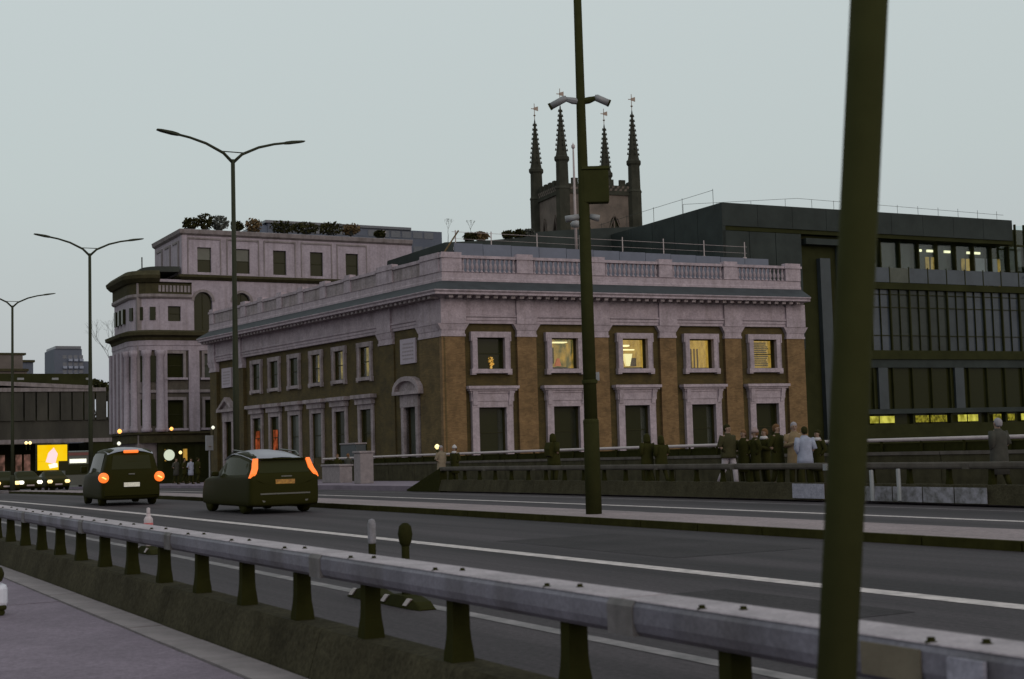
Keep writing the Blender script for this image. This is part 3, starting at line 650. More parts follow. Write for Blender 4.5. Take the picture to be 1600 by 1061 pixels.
# roof, attic screen and guard rail
fx = [LD*LL, Vector((0, 0)), Vector((FL, 0)), Vector((FL, 30)), LD*LL+Vector((18, 3))]
rf = obj('roof', MB().poly([(q.x+(.5 if k < 2 else -.3), q.y+(.4 if k in (1, 2) else -.3), 12.0) for k, q in enumerate(fx)], (0, 0, .3)), 'lead', bb)
obj('rear_wall', MB().poly([(q.x+(3.2 if k < 2 else -.4), q.y+(2.9 if k in (1, 2) else -.5), -2) for k, q in enumerate(fx)], (0, 0, 13.9)), 'brick_dark', bb)
for k in range(12):
    a = 2.2+k*2.03; obj('attic_panel', B(a, a+2.0, 3.2, 3.3, 12.3, 14.95-.03*k), 'lead_blue', bb)
obj('attic_side', B(2.08, 2.19, 3.31, 15, 12.3, 14.5), 'lead', bb)
obj('attic_roof', B(2.1, 26.4, 3.31, 16, 14.3, 14.5), 'slate', bb)
gr = obj('guard_rail', MB().tube([(2.2, 3.6, 15.75), (25, 3.6, 15.5)], .014, 6), 'steel_pale', bb)
obj('rail_bar', MB().tube([(2.2, 3.6, 15.3), (25, 3.6, 15.05)], .01, 6), 'steel_pale', gr)
for u in (706, 760, 829, 893, 957, 1018, 1078, 1138):
    x = (at(u, 385, X=-82.5).y-37.9)/math.sin(TH); b = MB().tube([(x, 3.6, 14.5), (x, 3.6, 15.85)], .04, 6); b.box(x-.15, x+.12, 3.55, 3.65, 14.52, 14.75); obj('rail_post', b, 'steel_pale', gr)
bl = obj('roof_ladder', MB().tube([(1.2, 3.0, 14.0), (2.6, 3.4, 15.8)], .05, 6), 'leaf_rust', bb)
q = at(892, 385, X=-83); fx_ = (q.y-37.9)/math.sin(TH)
fp_ = thing('roof_mast', 'slim pale mast rising from the brick building roof before the church tower', 'mast', (-79+math.cos(TH)*fx_-math.sin(TH)*4.6, 37.9+math.sin(TH)*fx_+math.cos(TH)*4.6, 14.5))
obj('shaft', MB().lathe([(.1, 0), (.09, 4), (.06, 7.3), (.05, 7.6)], n=10), 'steel_pale', fp_, True)
obj('finial', MB().lathe([(.05, 7.5), (.13, 7.6), (.13, 7.75), (.04, 7.85), (.0, 8.0)], n=10), 'steel_pale', fp_, True)
obj('dish', MB().lathe([(.02, 2.0), (.3, 2.1), (.36, 2.35), (.2, 2.5), (.02, 2.52)], n=12), 'cctv_grey', fp_, True)
# ---------------------------------------------------------------- white stucco corner building
wb = thing('stucco_building', 'tall pale stucco corner building with bowed portico and rooftop garden', 'building', (-130, 33.5, g(-130)), math.pi/2)
wz = -g(-130)
WF = Fr((0, 0), (1, 0))
arcp = [Vector((-2.35+2.35*math.sin(q), 2.35-2.35*math.cos(q))) for q in [math.pi/2*k/6 for k in range(7)]]
WP = [Vector((-2.2, 9.0)), Vector((-2.3, 5))]+[Vector((-2.35*math.cos(q)+0, 2.35-2.35*math.sin(q))) for q in [math.pi/2*k/6 for k in range(7)]]+[Vector((26, 0))]
def Wb(name, prof, m, back=-.4): return obj(name, band(WP, [(n, z+wz) for n, z in prof], 1, back), m, wb)
colsW = [1.4, 4.9, 8.5]
hw = []
for c in colsW: hw += [(c-.75, c+.75, 8.97+wz, 11.2+wz), (c-.75, c+.75, 4.3+wz, 6.9+wz), (c-.6, c+.6, 14.2+wz, 15.6+wz)]
hw += [(3.25, 5.0, 13.2+wz, 17.0+wz), (7.0, 8.7, 13.2+wz, 17.0+wz)]
hw = [h for h in hw if not (h[2] > 12 and h[0] > 3 and h[1]-h[0] < 1.3)]
obj('wall', WF.wall(0.02, 26, 11.45+wz, 18.1+wz, [h for h in hw if h[2] > 11.5+wz], .5, -.1), 'stucco', wb)
obj('lower_wall', WF.wall(0.02, 26, 3.6+wz, 11.45+wz, [h for h in hw if h[3] < 11.5+wz], .5, -.1), 'stucco_brown', wb)
obj('curved_wall', band(WP[:-1], [(-.12, 11.5+wz), (-.12, 17.2+wz)], 1, -.6), 'stucco', wb)
obj('lower_curved_wall', band(WP[:-1], [(-.12, 3.6+wz), (-.12, 11.5+wz)], 1, -.6), 'stucco_brown', wb)
Wb('shop_fascia', [(.1, 3.0), (.1, 3.7), (.3, 3.8), (.3, 4.0)], 'dark_trim')
Wb('belt_course', [(.0, 7.55), (.08, 7.6), (.08, 7.8), (.0, 7.85)], 'stucco_trim')
Wb('entablature', [(.1, 11.5), (.1, 11.9), (.16, 11.95), (.16, 12.4)], 'stucco')
Wb('main_cornice', [(.2, 12.42), (.3, 12.7), (.75, 12.85), (.8, 13.15), (.2, 13.35)], 'dark_trim')
obj('attic_cornice', band([p+Vector((0, 0)) for p in WP[:-1]]+[Vector((3.0, 0))], [(.0, 16.3+wz), (.15, 16.45+wz), (.15, 16.7+wz)], 1, -.4), 'stucco_trim', wb)
obj('carved_frieze', band(WP[:-1]+[Vector((3.0, 0))], [(.05, 16.72+wz), (.05, 17.7+wz), (.3, 17.8+wz)], 1, -.4), 'dark_trim', wb)
cv = MB()
for k in range(9): WF.box(-.1+k*.34, .12+k*.34, .02, .12, 16.9+wz, 17.5+wz, cv)
obj('carved_relief', cv, 'stucco_trim', wb)
obj('portico_cornice', band(WP[:-1], [(.25, 17.75+wz), (.62, 18.1+wz), (.7, 18.4+wz), (.2, 18.85+wz)], 1, -.5), 'dark_trim', wb)
obj('portico_roof', MB().poly([(p.x*.7+.6, p.y*.9+.6, 18.85+wz) for p in WP[:-1]]+[(2.0, .3, 18.85+wz), (2.0, 8.4, 18.85+wz)], (0, 0, .5)), 'slate', wb)
obj('aerial', MB().tube([(-.6, 4, 19.3+wz), (-.6, 4, 20.6+wz)], .06, 6), 'slate', wb)
for p, d in [(WP[2+k], None) for k in (0, 2, 4, 6)]:
    d = Vector((p.x, p.y-2.35)).normalized(); q = p+d*.02
    obj('pilaster', MB().lathe([(.5, 4.01+wz), (.5, 4.3+wz), (.4, 4.4+wz), (.36, 10.9+wz), (.48, 11.1+wz), (.5, 11.49+wz)], (q.x, q.y, 0), 14), 'stucco', wb, True)
for yy in (3.4, 4.9, 6.4, 7.9):
    obj('side_pilaster', B(-2.8, -2.1, yy-.35, yy+.35, 4.01+wz, 11.5+wz), 'stucco', wb)
    if yy < 7.5:
        for z0, z1 in ((4.6, 7.0), (8.6, 11.0), (14.2, 15.6)): obj('side_window', B(-2.48, -2.2, yy+.42, yy+1.08, z0+wz, z1+wz), 'pane_dark', wb)
for k in (1, 3, 5):
    p = WP[2+k]; d = Vector((p.x, p.y-2.35)).normalized(); n = Vector((-d.y, d.x))
    for z0, z1, w in ((4.6, 7.0, .28), (8.6, 11.0, .28), (14.3, 15.5, .26)):
        P = [p-d*.3-n*w, p+d*-.02-n*w, p+d*-.02+n*w, p-d*.3+n*w]; obj('curved_window', MB().poly([(q.x, q.y, z0+wz) for q in P], (0, 0, z1-z0)), 'pane_dark', wb)
for x in (-.1+.25, 3.15, 6.7, 10.2): obj('pilaster', WF.box(x-.5, x+.5, -.3, .1, 4.01+wz, 11.5+wz), 'stucco', wb)
for i, c in enumerate(colsW):
    for z0, z1 in ((8.97, 11.2), (4.3, 6.9)):
        wn = obj('window', WF.box(c-.76, c+.76, -.5, -.46, z0-.04+wz, z0+wz), 'sash', wb)
        b = MB(); WF.box(c-1.0, c-.75, -.15, .06, z0+wz, z1+wz, b); WF.box(c+.75, c+1.0, -.15, .06, z0+wz, z1+wz, b); WF.box(c-1.0, c+1.0, -.15, .07, z1+.001+wz, z1+.28+wz, b); obj('frame', b, 'stucco_trim', wn)
        obj('sill', WF.box(c-1.15, c+1.15, -.15, .16, z0-.2+wz, z0-.001+wz), 'stucco', wn)
        sash(WF, c, .75, z0+wz, z1+wz, wn, n=-.36, pane='pane_grey' if (i == 1 and z0 > 8) else 'pane_dark')
    if i == 0:
        wn = obj('attic_window', WF.box(c-.61, c+.61, -.5, -.46, 14.16+wz, 14.2+wz), 'sash', wb); sash(WF, c, .6, 14.2+wz, 15.6+wz, wn, n=-.36)
for c in (4.12, 7.85):
    w = .85; wn = obj('arched_window', WF.box(c-w, c+w, -.5, -.46, 13.16+wz, 13.2+wz), 'sash', wb)
    sp_ = MB(); A = [(c+w*math.cos(math.pi*k/10), 16.15+wz+w*math.sin(math.pi*k/10)) for k in range(11)]
    for k in range(10):
        (a0, z0), (a1, z1) = A[k], A[k+1]; sp_.hexa([WF.p(a0, -.5, z0), WF.p(a1, -.5, z1), WF.p(a1, -.5, 17.01+wz), WF.p(a0, -.5, 17.01+wz), WF.p(a0, -.1, z0), WF.p(a1, -.1, z1), WF.p(a1, -.1, 17.01+wz), WF.p(a0, -.1, 17.01+wz)])
    obj('arch_spandrel', sp_, 'stucco', wn)
    obj('pane', WF.box(c-w, c+w, -.46, -.43, 13.2+wz, 17.0+wz), 'pane_dark', wn); obj('glazing_bar', WF.box(c-.03, c+.03, -.43, -.39, 13.2+wz, 16.9+wz), 'sash', wn)
    hd = MB()
    for k in range(10):
        q0, q1 = math.pi*k/10, math.pi*(k+1)/10
        P = [(c+rr*math.cos(q), 16.15+wz+rr*math.sin(q)) for rr, q in ((w, q0), (w, q1), (w+.25, q1), (w+.25, q0))]
        hd.hexa([WF.p(a, -.11, z) for a, z in P]+[WF.p(a, -.03, z) for a, z in P])
    obj('arch_hood', hd, 'stucco_trim', wn)
# top storey, set at the same plane, from local x=2.1
UW = Fr((2.1, 0), (1, 0)); UL = Fr((2.1, 0), (0, 1), -1)
up = [Vector((2.1, 10.0)), Vector((2.1, 0)), Vector((25.6, 0))]
wu = [2.16, 5.9, 9.55, 13.3, 17.0]
hs = [(c-.66, c+.66, 18.85+wz, 21.2+wz) for c in wu]
obj('upper_wall', UW.wall(.02, 23.5, 18.1+wz, 22.5+wz, hs, .5, -.05), 'stucco', wb)
obj('upper_side_wall', UL.box(0, 10.0, -.5, -.05, 18.1+wz, 22.5+wz), 'stucco', wb)
obj('upper_string_course', band(up, [(.0, 18.1+wz), (.12, 18.2+wz), (.3, 18.35+wz), (.3, 18.55+wz), (.0, 18.62+wz)], 1, -.4), 'dark_trim', wb)
obj('upper_cornice', band(up, [(.0, 22.3+wz), (.2, 22.45+wz), (.28, 22.8+wz), (.2, 22.85+wz)], 1, -.6), 'stucco_trim', wb)
for i, c in enumerate(wu):
    b = MB(); UW.box(c-1.6, c-1.5, -.06, .02, 18.7+wz, 22.1+wz, b); UW.box(c+1.5, c+1.6, -.06, .02, 18.7+wz, 22.1+wz, b); UW.box(c-1.5, c+1.5, -.06, .04, 21.95+wz, 22.1+wz, b); obj('panel_moulding', b, 'stucco_trim', wb)
    wn = obj('upper_window', UW.box(c-.67, c+.67, -.5, -.46, 18.8+wz, 18.85+wz), 'sash', wb); sash(UW, c, .66, 18.85+wz, 21.2+wz, wn, n=-.3)
    if i < 2: obj('blind', UW.box(c-.6, c+.6, -.31, -.3, 20.0+wz, 21.15+wz), 'pane_grey', wn)
for k in range(3):
    b = MB(); UL.box(1.0+k*3.0, 3.2+k*3.0, -.06, .03, 21.7+wz, 21.9+wz, b); UL.box(1.0+k*3.0, 1.3+k*3.0, -.06, .05, 18.7+wz, 21.69+wz, b); obj('side_panel_moulding', b, 'stucco_trim', wb)
obj('roof', B(2.3, 25.3, .3, 9.9, 22.3+wz, 22.5+wz), 'slate', wb)
obj('core', B(-1.9, 25.5, .7, 8.7, -1, 18.0+wz), 'stucco_trim', wb)
obj('shopfront', B(-.2, 25, .25, .6, -.3, 3.05+wz), 'cladding_deep', wb)
for k in range(6):
    x = .3+k*1.7
    o = obj('shop_window', WF.box(x, x+1.2, -.24, -.2, .6, 2.7+wz), 'pane_dark', wb)
    if k in (0, 1): obj('shop_glow', WF.box(x+.1, x+.5, -.198, -.19, 2.2, 2.6+wz-.2), 'room_a', o)
rs = at(264, 711, X=-129.4)
sg = thing('round_sign', 'round lit pub sign right of the taxi', 'sign', rs+Vector((0, 0, -.45)))
R = [[(.0 if k == 0 else .12, rr*math.cos(q*math.pi/8), .45+rr*math.sin(q*math.pi/8)) for q in range(16)] for k, rr in ((0, .5), (1, .5))]
obj('disc', MB().rings(R), 'sign_round', sg); obj('rim', MB().rings([[(xx, rr*math.cos(q*math.pi/8), .45+rr*math.sin(q*math.pi/8)) for q in range(16)] for xx, rr in ((-.02, .5), (.16, .52), (.16, .58), (-.02, .58), (-.02, .5))], cap=False), 'sash', sg)
obj('bracket', B(-.9, -.02, -.05, .05, .9, 1.0), 'sash', sg)
# shrubs on the roof garden
def shrub(label, u, v, X, r, h, m, nm='roof_shrub', grp='shrubs on the stucco building roof', n=380):
    q = at(u, v, X=X); t = thing(nm, label, 'shrub', q, random.random()*6, grp)
    obj('planter', MB().lathe([(.28, -.05), (.36, .3), (.33, .3)], n=10), 'slate', t)
    obj('foliage', leafball(n, r, r*.9, h/2, .16), m, t); obj('stem', MB().tube([(0, 0, .2), (.02, .02, h*.6)], .04, 6), 'bark', t)
for a in (('round dark shrub nearest the roof corner of the stucco building', 298, 358.5, .75, 1.1, 'leaf_dark'), ('tallest dark shrub on the stucco roof, second from the corner', 320, 359, .8, 1.5, 'leaf_dark'), ('grey-green shrub just left of the lamp post on the stucco roof', 343, 359.5, .85, 1.4, 'leaf_grey'),
          ('low dark shrub just right of the lamp post on the stucco roof', 370, 360.5, .6, .9, 'leaf_dark'), ('rust-brown shrub where the long glass block begins', 396, 361.5, .85, 1.2, 'leaf_rust'), ('wide dark shrub left of the pair before the long glass block', 442, 364, 1.3, 1.1, 'leaf_dark'),
          ('wide dark shrub in the middle before the long glass block', 478, 365, 1.3, 1.1, 'leaf_dark'), ('wide olive shrub right of the middle before the long glass block', 516, 366, 1.3, 1.15, 'leaf_dark'), ('rust-tinted shrub at the end of the roof hedge', 548, 367, .9, 1.1, 'leaf_rust'), ('small dark shrub by the white lamp on the stucco roof', 593, 371, .6, .7, 'leaf_dark')):
    shrub(a[0], a[1], a[2], -130.9, a[3], a[4], a[5])
q = at(600, 362, X=-131); tag(obj('roof_lamp', MB().lathe([(.05, -.8), (.05, -.2), (.2, -.15), (.22, .0), (.1, .15)], q, 10), 'steel_pale'), 'small white globe lamp on the stucco roof edge', 'lamp')
# ---------------------------------------------------------------- dark glass office block on the right
DX, DY = -91.0, 68.6
db = thing('office_block', 'dark modern office block with glass bays and low yellow windows', 'building', (DX, DY, 0), math.radians(88))
DF = Fr((0, 0), (1, 0)); DEND = 37.0
obj('wall_core', B(.3, DEND, 1.5, 30, -9, 20.2), 'cladding_deep', db)
for k in range(9):
    a = k*3.49; obj('roof_screen_panel', DF.box(a, a+3.46, -.5, 0, 18.9, 20.75), 'cladding', db)
for k in range(8):
    a = k*3.5; obj('side_screen_panel', B(-.01, .3, a+.02, a+3.47, 13.0, 20.74), 'cladding', db)
obj('screen_shadow_gap', DF.box(0, 31.4, -.8, -.1, 18.55, 18.9), 'cladding_deep', db)
for k in range(3):
    a = k*2.6; obj('cladding_panel', DF.box(a+.02, a+2.57, -.5, -.02, 9, 18.5), 'cladding', db); obj('lower_cladding_panel', DF.box(a+.02, a+2.57, -.5, -.02, -9, 8.97), 'cladding_deep', db)
obj('stair_slot', DF.box(7.82, 12.3, -1.2, -.6, -9, 18.5), 'cladding_deep', db)
obj('slot_column', DF.box(9.7, 10.75, -.58, -.1, 1, 16.6), 'cladding_blue', db); obj('slot_column', DF.box(11.7, 12.1, -.58, -.1, 1, 17.6), 'cladding_blue', db); obj('slot_canopy', DF.box(8.2, 12.3, -.58, .1, 17.7, 18.2), 'cladding', db)
b0 = 12.6; mod = 2.12; nb_ = 11
obj('slab', DF.box(b0, DEND, -1.45, .25, 14.15, 14.7), 'cladding_deep', db); obj('slab', DF.box(b0, DEND, -1.45, .2, 8.2, 8.95), 'cladding_deep', db); obj('slab', DF.box(b0, DEND, -1.45, .2, 3.6, 4.0), 'cladding', db); obj('spandrel', DF.box(b0, DEND, -1.4, .05, 7.5, 8.19), 'cladding', db)
obj('base_wall', DF.box(b0, DEND, -1.45, -.1, -9, 2.65), 'cladding_deep', db)
for i in range(nb_):
    a = b0+i*mod; b = a+mod
    wn = obj('upper_window', DF.box(a, a+.12, -1.35, -.9, 14.71, 18.54), 'cladding_deep', db)
    obj('pane', DF.box(a+.12, b, -1.2, -1.17, 14.71, 18.54), 'pane_clear', wn)
    bl_ = obj('balcony_pane', DF.box(a+.04, b-.04, .1, .115, 14.75, 16.0), 'pane_blue' if i not in (0, 2) else 'pane_grey', db); obj('balcony_post', DF.box(a-.04, a+.04, .09, .15, 14.7, 16.1), 'cladding_deep', bl_)
    cw = obj('curtain_mullion', DF.box(a-.06, a+.06, -.25, .12, 8.96, 14.14), 'cladding_deep', db)
    obj('curtain_pane', DF.box(a+.065, b-.065, -.12, -.09, 8.96, 14.14), 'pane_dark' if i in (0, 10) else 'pane_blue' if i in (1, 6, 7, 8) else 'cladding_blue' if i == 5 else 'pane_smoke', cw)
    obj('mid_mullion', DF.box((a+b)/2-.025, (a+b)/2+.025, -.089, .04, 8.96, 14.14), 'cladding_deep', cw)
    for zt_ in (10.2, 12.6, 13.7): obj('transom', DF.box(a+.065, b-.065, -.088, .0, zt_, zt_+.06), 'cladding_deep', cw)
    lm = obj('lower_mullion', DF.box(a-.05, a+.05, -.3, .02, 4.01, 7.49), 'cladding_deep', db); obj('lower_pane', DF.box(a+.055, b-.055, -.25, -.22, 4.01, 7.49), 'pane_dark', lm)
    if i % 4 == 1: obj('blue_column', DF.box(a+.5, a+1.5, -.2, .03, 4.0, 7.5), 'cladding_blue', db)
    bm_ = obj('base_mullion', DF.box(a-.1, a+.1, -.6, -.12, 2.66, 3.59), 'cladding_deep', db); obj('base_pane', DF.box(a+.11, b-.11, -.5, -.48, 2.66, 3.59), 'pane_dark', bm_)
rr = obj('office_interior', DF.box(b0, DEND-7, -1.49, -1.46, 14.7, 18.5), 'pane_smoke', db)
for u, v in ((1436, 392), (1453, 391), (1479, 387), (1513, 389), (1524, 388)):
    x = (at(u, v, X=-91.5).y-DY); obj('ceiling_light', DF.box(x-.33, x+.33, -1.44, -1.3, 17.75, 17.95), 'office_lamp', rr)
for u in (1449, 1457, 1503, 1510): x = at(u, 400, X=-91.5).y-DY; obj('lit_column', DF.box(x-.15, x+.15, -1.44, -1.3, 15.9, 17.3), 'room_d', rr)
for u, w in ((1530, .55), (1545, .45), (1553, .3)): x = at(u, 420, X=-91.5).y-DY; obj('bright_pane', DF.box(x-w, x+w, -1.44, -1.4, 14.8, 17.4), 'cctv_grey', rr)
x = at(1558, 420, X=-91.5).y-DY; obj('lit_jamb', DF.box(x-.15, x+.15, -1.44, -1.35, 14.8, 17.4), 'room_d', rr)
for u0, u1, m_ in ((1354, 1367, 'lit_yellow'), (1369, 1391, 'lit_yellow'), (1423, 1443, 'lit_yellow_dim'), (1446, 1470, 'lit_yellow_dim'), (1487, 1500, 'lit_yellow'), (1502, 1517, 'lit_yellow'), (1540, 1552, 'lit_yellow_dim'), (1562, 1572, 'lit_yellow_dim'), (1582, 1596, 'lit_yellow'), (1598, 1612, 'lit_yellow')):
    p0 = at(u0, 655, X=-91); p1 = at(u1, 655, X=-91)
    obj('lit_window', DF.box(p0.y-DY, p1.y-DY, -.09, -.06, 2.84, 3.42), m_, db)
obj('lit_window_frame', DF.box(b0, DEND, -.6, -.13, 2.6, 2.72), 'cladding_deep', db)
for k in range(6):
    a = 31.7+k*1.1; o = obj('corner_screen_frame', DF.box(a, a+.12, -.2, 0, 14.7, 20.4), 'cladding_deep', db); obj('corner_pane', DF.box(a+.12, a+1.1, -.12, -.1, 16.6, 20.3), 'pane_clear', o); obj('frame_bar', DF.box(a+.12, a+1.1, -.2, -.03, 18.4, 18.55), 'cladding_deep', o)
obj('corner_bush', leafball(300, 1.6, .8, .9, .2), 'leaf_dark', db).location = (34.5, -.5, 14.75)
rg = obj('roof_guard_rail', MB().tube([(0.3, 6, 21.6), (8, .6, 21.6), (31, .6, 21.3)], .016, 5), 'slate', db)
for k in range(14):
    x = .3+k*2.3; y = max(.6, 6-5.4*k*2.3/7.7); obj('rail_post', MB().tube([(x, y, 20.2), (x, y, 21.6)], .018, 5), 'slate', rg)
for k in range(5): obj('rail_post', MB().tube([(-.1, 1+k*4.5, 20.2), (-.1, 1+k*4.5, 22.0)], .022, 5), 'slate', rg)
obj('side_guard_rail', MB().tube([(-.1, 1, 21.9), (-.1, 19.5, 21.9)], .018, 5), 'slate', rg)
# dark roofs behind the brick building
q0 = at(700, 377, X=-108); q1 = at(1120, 350, X=-108)
rb = thing('slate_roof_block', 'low dark slate-roofed block between brick building and church tower', 'building', (-108, q0.y, 0))
obj('wall', B(-14, 0, 0, q1.y-q0.y, -1, 16.5), 'cladding', rb)
L_ = q1.y-q0.y; R = [[(0, y, 16.5), (-14, y, 16.5), (-13, y, z), (-.6, y, z)] for y, z in [(at(u, v, X=-108).y-q0.y, at(u, v, X=-108).z) for u, v in ((700, 377), (770, 374), (825, 369), (842, 361), (900, 357), (1040, 351), (1120, 349))]]
obj('roof', MB().rings(R), 'cladding', rb)
for k in range(9): obj('roof_seam', B(-.62, -.5, L_*.33+k*L_*.07, L_*.33+.15+k*L_*.07, 16.6, 19.3+.12*k), 'cladding_deep', rb)
shrubl = [(735, 377), (752, 376), (795, 374), (812, 372), (826, 371)]
for k, (u, v) in enumerate(shrubl):
    shrub(['far roof bush just right of the long glass block', 'reddish far roof bush second from the long glass block', 'dark far roof bush in the middle left of the tower', 'dark far roof bush next to the church tower base', 'small far roof bush touching the church tower'][k], u, v, -109, .62, .75, ['leaf_dark', 'leaf_rust', 'leaf_dark', 'leaf_dark', 'leaf_grey'][k], grp='bushes on the slate roof')
# ---------------------------------------------------------------- church tower
tq = at(879, 290, X=-183)
tw = thing('church_tower', 'square stone church tower with four crocketed pinnacles and weather vanes', 'tower', (-183, tq.y, 0), TH-math.radians(2)); tw.scale = (1, .8, 1)
TWD = 12.2
def arch_hole(F, c, w, z0, zs):
    return (c-w, c+w, z0, zs)
for F, nm in ((Fr((0, 0), (1, 0)), 'front_wall'), (Fr((0, 0), (0, 1), -1), 'side_wall')):
    holes = []
    for c in (3.6, 8.6):
        holes.append((c-.95, c+.95, 29, 36.6))
    obj(nm, F.wall(0.01, TWD-.01, -2, 40.4, holes, .8, 0), 'tower_stone', tw)
    for c in (3.6, 8.6):
        w = .95; wn = obj('belfry_window', F.box(c-w, c+w, -.8, -.7, 29, 36.6), 'pane_dark', tw)
        sp_ = MB(); N = 6
        for s in (-1, 1):
            for k in range(N):
                t0, t1 = k/N, (k+1)/N
                f = lambda t: (c+s*w*math.cos(t*math.pi/2*.98)**1.0*(1), 34.4+2.2*math.sin(t*math.pi/2))
                (a0, z0), (a1, z1) = f(t0), f(t1)
                sp_.hexa([F.p(a0, -.7, z0), F.p(a1, -.7, z1), F.p(a1, -.7, 36.62), F.p(a0, -.7, 36.62), F.p(a0, .0, z0), F.p(a1, .0, z1), F.p(a1, .0, 36.62), F.p(a0, .0, 36.62)])
        obj('arch_head', sp_, 'tower_stone', wn)
        obj('mullion', F.box(c-.1, c+.1, -.6, -.2, 29, 36.0), 'tower_stone', wn)
        b = MB()
        for k in range(9): F.taper((c-.85, c+.85, -.66, -.3, 29.3+k*.7), (c-.85, c+.85, -.7, -.5, 29.6+k*.7), b)
        obj('louvre', b, 'tower_dark', wn)
        hm = MB()
        for s in (-1, 1): hm.hexa([F.p(c+s*1.15, 0, 34.2), F.p(c+s*1.0, 0, 34.2), F.p(c, 0, 36.75), F.p(c, 0, 37.0), F.p(c+s*1.15, .2, 34.2), F.p(c+s*1.0, .2, 34.2), F.p(c, .2, 36.75), F.p(c, .2, 37.0)])
        obj('hood_mould', hm, 'tower_stone', wn)
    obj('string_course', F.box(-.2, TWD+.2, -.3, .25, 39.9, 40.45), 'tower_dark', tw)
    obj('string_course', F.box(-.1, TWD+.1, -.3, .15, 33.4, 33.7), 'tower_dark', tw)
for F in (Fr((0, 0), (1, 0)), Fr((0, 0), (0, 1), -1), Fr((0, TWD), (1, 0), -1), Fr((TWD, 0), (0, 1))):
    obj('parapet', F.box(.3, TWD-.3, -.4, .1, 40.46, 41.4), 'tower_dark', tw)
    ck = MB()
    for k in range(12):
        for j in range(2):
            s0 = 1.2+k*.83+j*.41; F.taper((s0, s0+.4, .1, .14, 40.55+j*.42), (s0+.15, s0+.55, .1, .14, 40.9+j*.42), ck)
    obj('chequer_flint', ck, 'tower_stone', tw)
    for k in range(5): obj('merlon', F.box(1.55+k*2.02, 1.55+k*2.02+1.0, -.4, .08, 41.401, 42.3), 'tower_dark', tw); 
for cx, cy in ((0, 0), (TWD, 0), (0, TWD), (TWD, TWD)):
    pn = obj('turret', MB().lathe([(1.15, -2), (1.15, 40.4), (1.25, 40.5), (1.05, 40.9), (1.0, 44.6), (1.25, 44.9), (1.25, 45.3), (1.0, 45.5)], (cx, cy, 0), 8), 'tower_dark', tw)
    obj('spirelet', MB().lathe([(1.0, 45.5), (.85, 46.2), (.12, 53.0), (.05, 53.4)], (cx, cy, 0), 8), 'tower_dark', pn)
    ck = MB()
    for k in range(9):
        z = 46.3+k*.75; r_ = .95-.088*k*.98
        for q in range(4):
            a = q*math.pi/2+math.pi/4*(0); x, y = cx+math.cos(a)*(r_), cy+math.sin(a)*(r_); e = .11
            ck.hexa([(x-e, y-e, z), (x+e, y-e, z), (x+e, y+e, z), (x-e, y+e, z), (x-e*.4, y-e*.4, z+.38), (x+e*.4, y-e*.4, z+.38), (x+e*.4, y+e*.4, z+.38), (x-e*.4, y+e*.4, z+.38)])
    o = obj('crockets', ck, 'tower_dark', pn); o['kind'] = 'stuff'
    b = MB().tube([(cx, cy, 53.3), (cx, cy, 55.9)], .06, 6); b.lathe([(.03, 53.8), (.22, 54.0), (.03, 54.2)], (cx, cy, 0), 8)
    b.hexa([(cx-.1, cy, 54.9), (cx+.65, cy, 54.75), (cx+.65, cy+.06, 54.75), (cx-.1, cy+.06, 54.9), (cx-.1, cy, 55.25), (cx+.65, cy, 55.5), (cx+.65, cy+.06, 55.5), (cx-.1, cy+.06, 55.25)]); b.box(cx-.55, cx-.1, cy, cy+.06, 55.0, 55.12)
    obj('weather_vane', b, 'vane_gold', pn)
# ---------------------------------------------------------------- background blocks
q0 = at(405, 343, X=-230); q1 = at(690, 350, X=-230)
lb = thing('glass_block', 'long far blue-grey glass block with rounded left end above the stucco roof', 'building', (-230, q0.y, g(-230)))
Lb = q1.y-q0.y; zt = q0.z-g(-230)
obj('wall', B(-25, 0, 1.5, Lb, 0, zt-.5), 'far_blue', lb)
obj('rounded_end', MB().lathe([(1.9, 0), (1.9, zt-1), (.6, zt-.3)], (-2, 1.9, 0), 12), 'far_blue', lb, True)
obj('roof_slab', B(-25.5, .3, 1.0, Lb*.82, zt-.5, zt-.05), 'far_window', lb)
for k in range(14):
    y = 2.6+k*(Lb-4)/14
    for j in range(3): obj('window', B(-.1, .06, y, y+(Lb-4)/14-.35, zt-1.9-j*2.6, zt-.75-j*2.6), 'far_window' if (k*3+j) % 7 else 'far_blue', lb)
q0 = at(85, 545, X=-420); q1 = at(128, 545, X=-420)
tb = thing('tower_block', 'far blue-grey residential tower block with balconies left of the stucco building', 'building', (-420, q0.y, g(-420)))
W_ = q1.y-q0.y; zt = q0.z-g(-420)
obj('wall', B(-15, 0, 0, W_, 0, zt), 'far_blue', tb); obj('crown', B(-14, .3, .3, W_-.3, zt, zt+.8), 'far_window', tb); obj('low_wing', B(-15, -.5, W_, W_+2.2, 0, zt-3.5), 'far_blue', tb)
for j in range(7):
    for k in range(4):
        y = W_*.3+k*W_*.2; obj('balcony', B(0, .9, y, y+W_*.14, zt-3.6-j*2.1, zt-2.9-j*2.1), 'coat_pale', tb) if (j+k) % 5 else None
        obj('window', B(-.1, .05, y, y+W_*.14, zt-2.8-j*2.1, zt-1.8-j*2.1), 'far_window', tb)
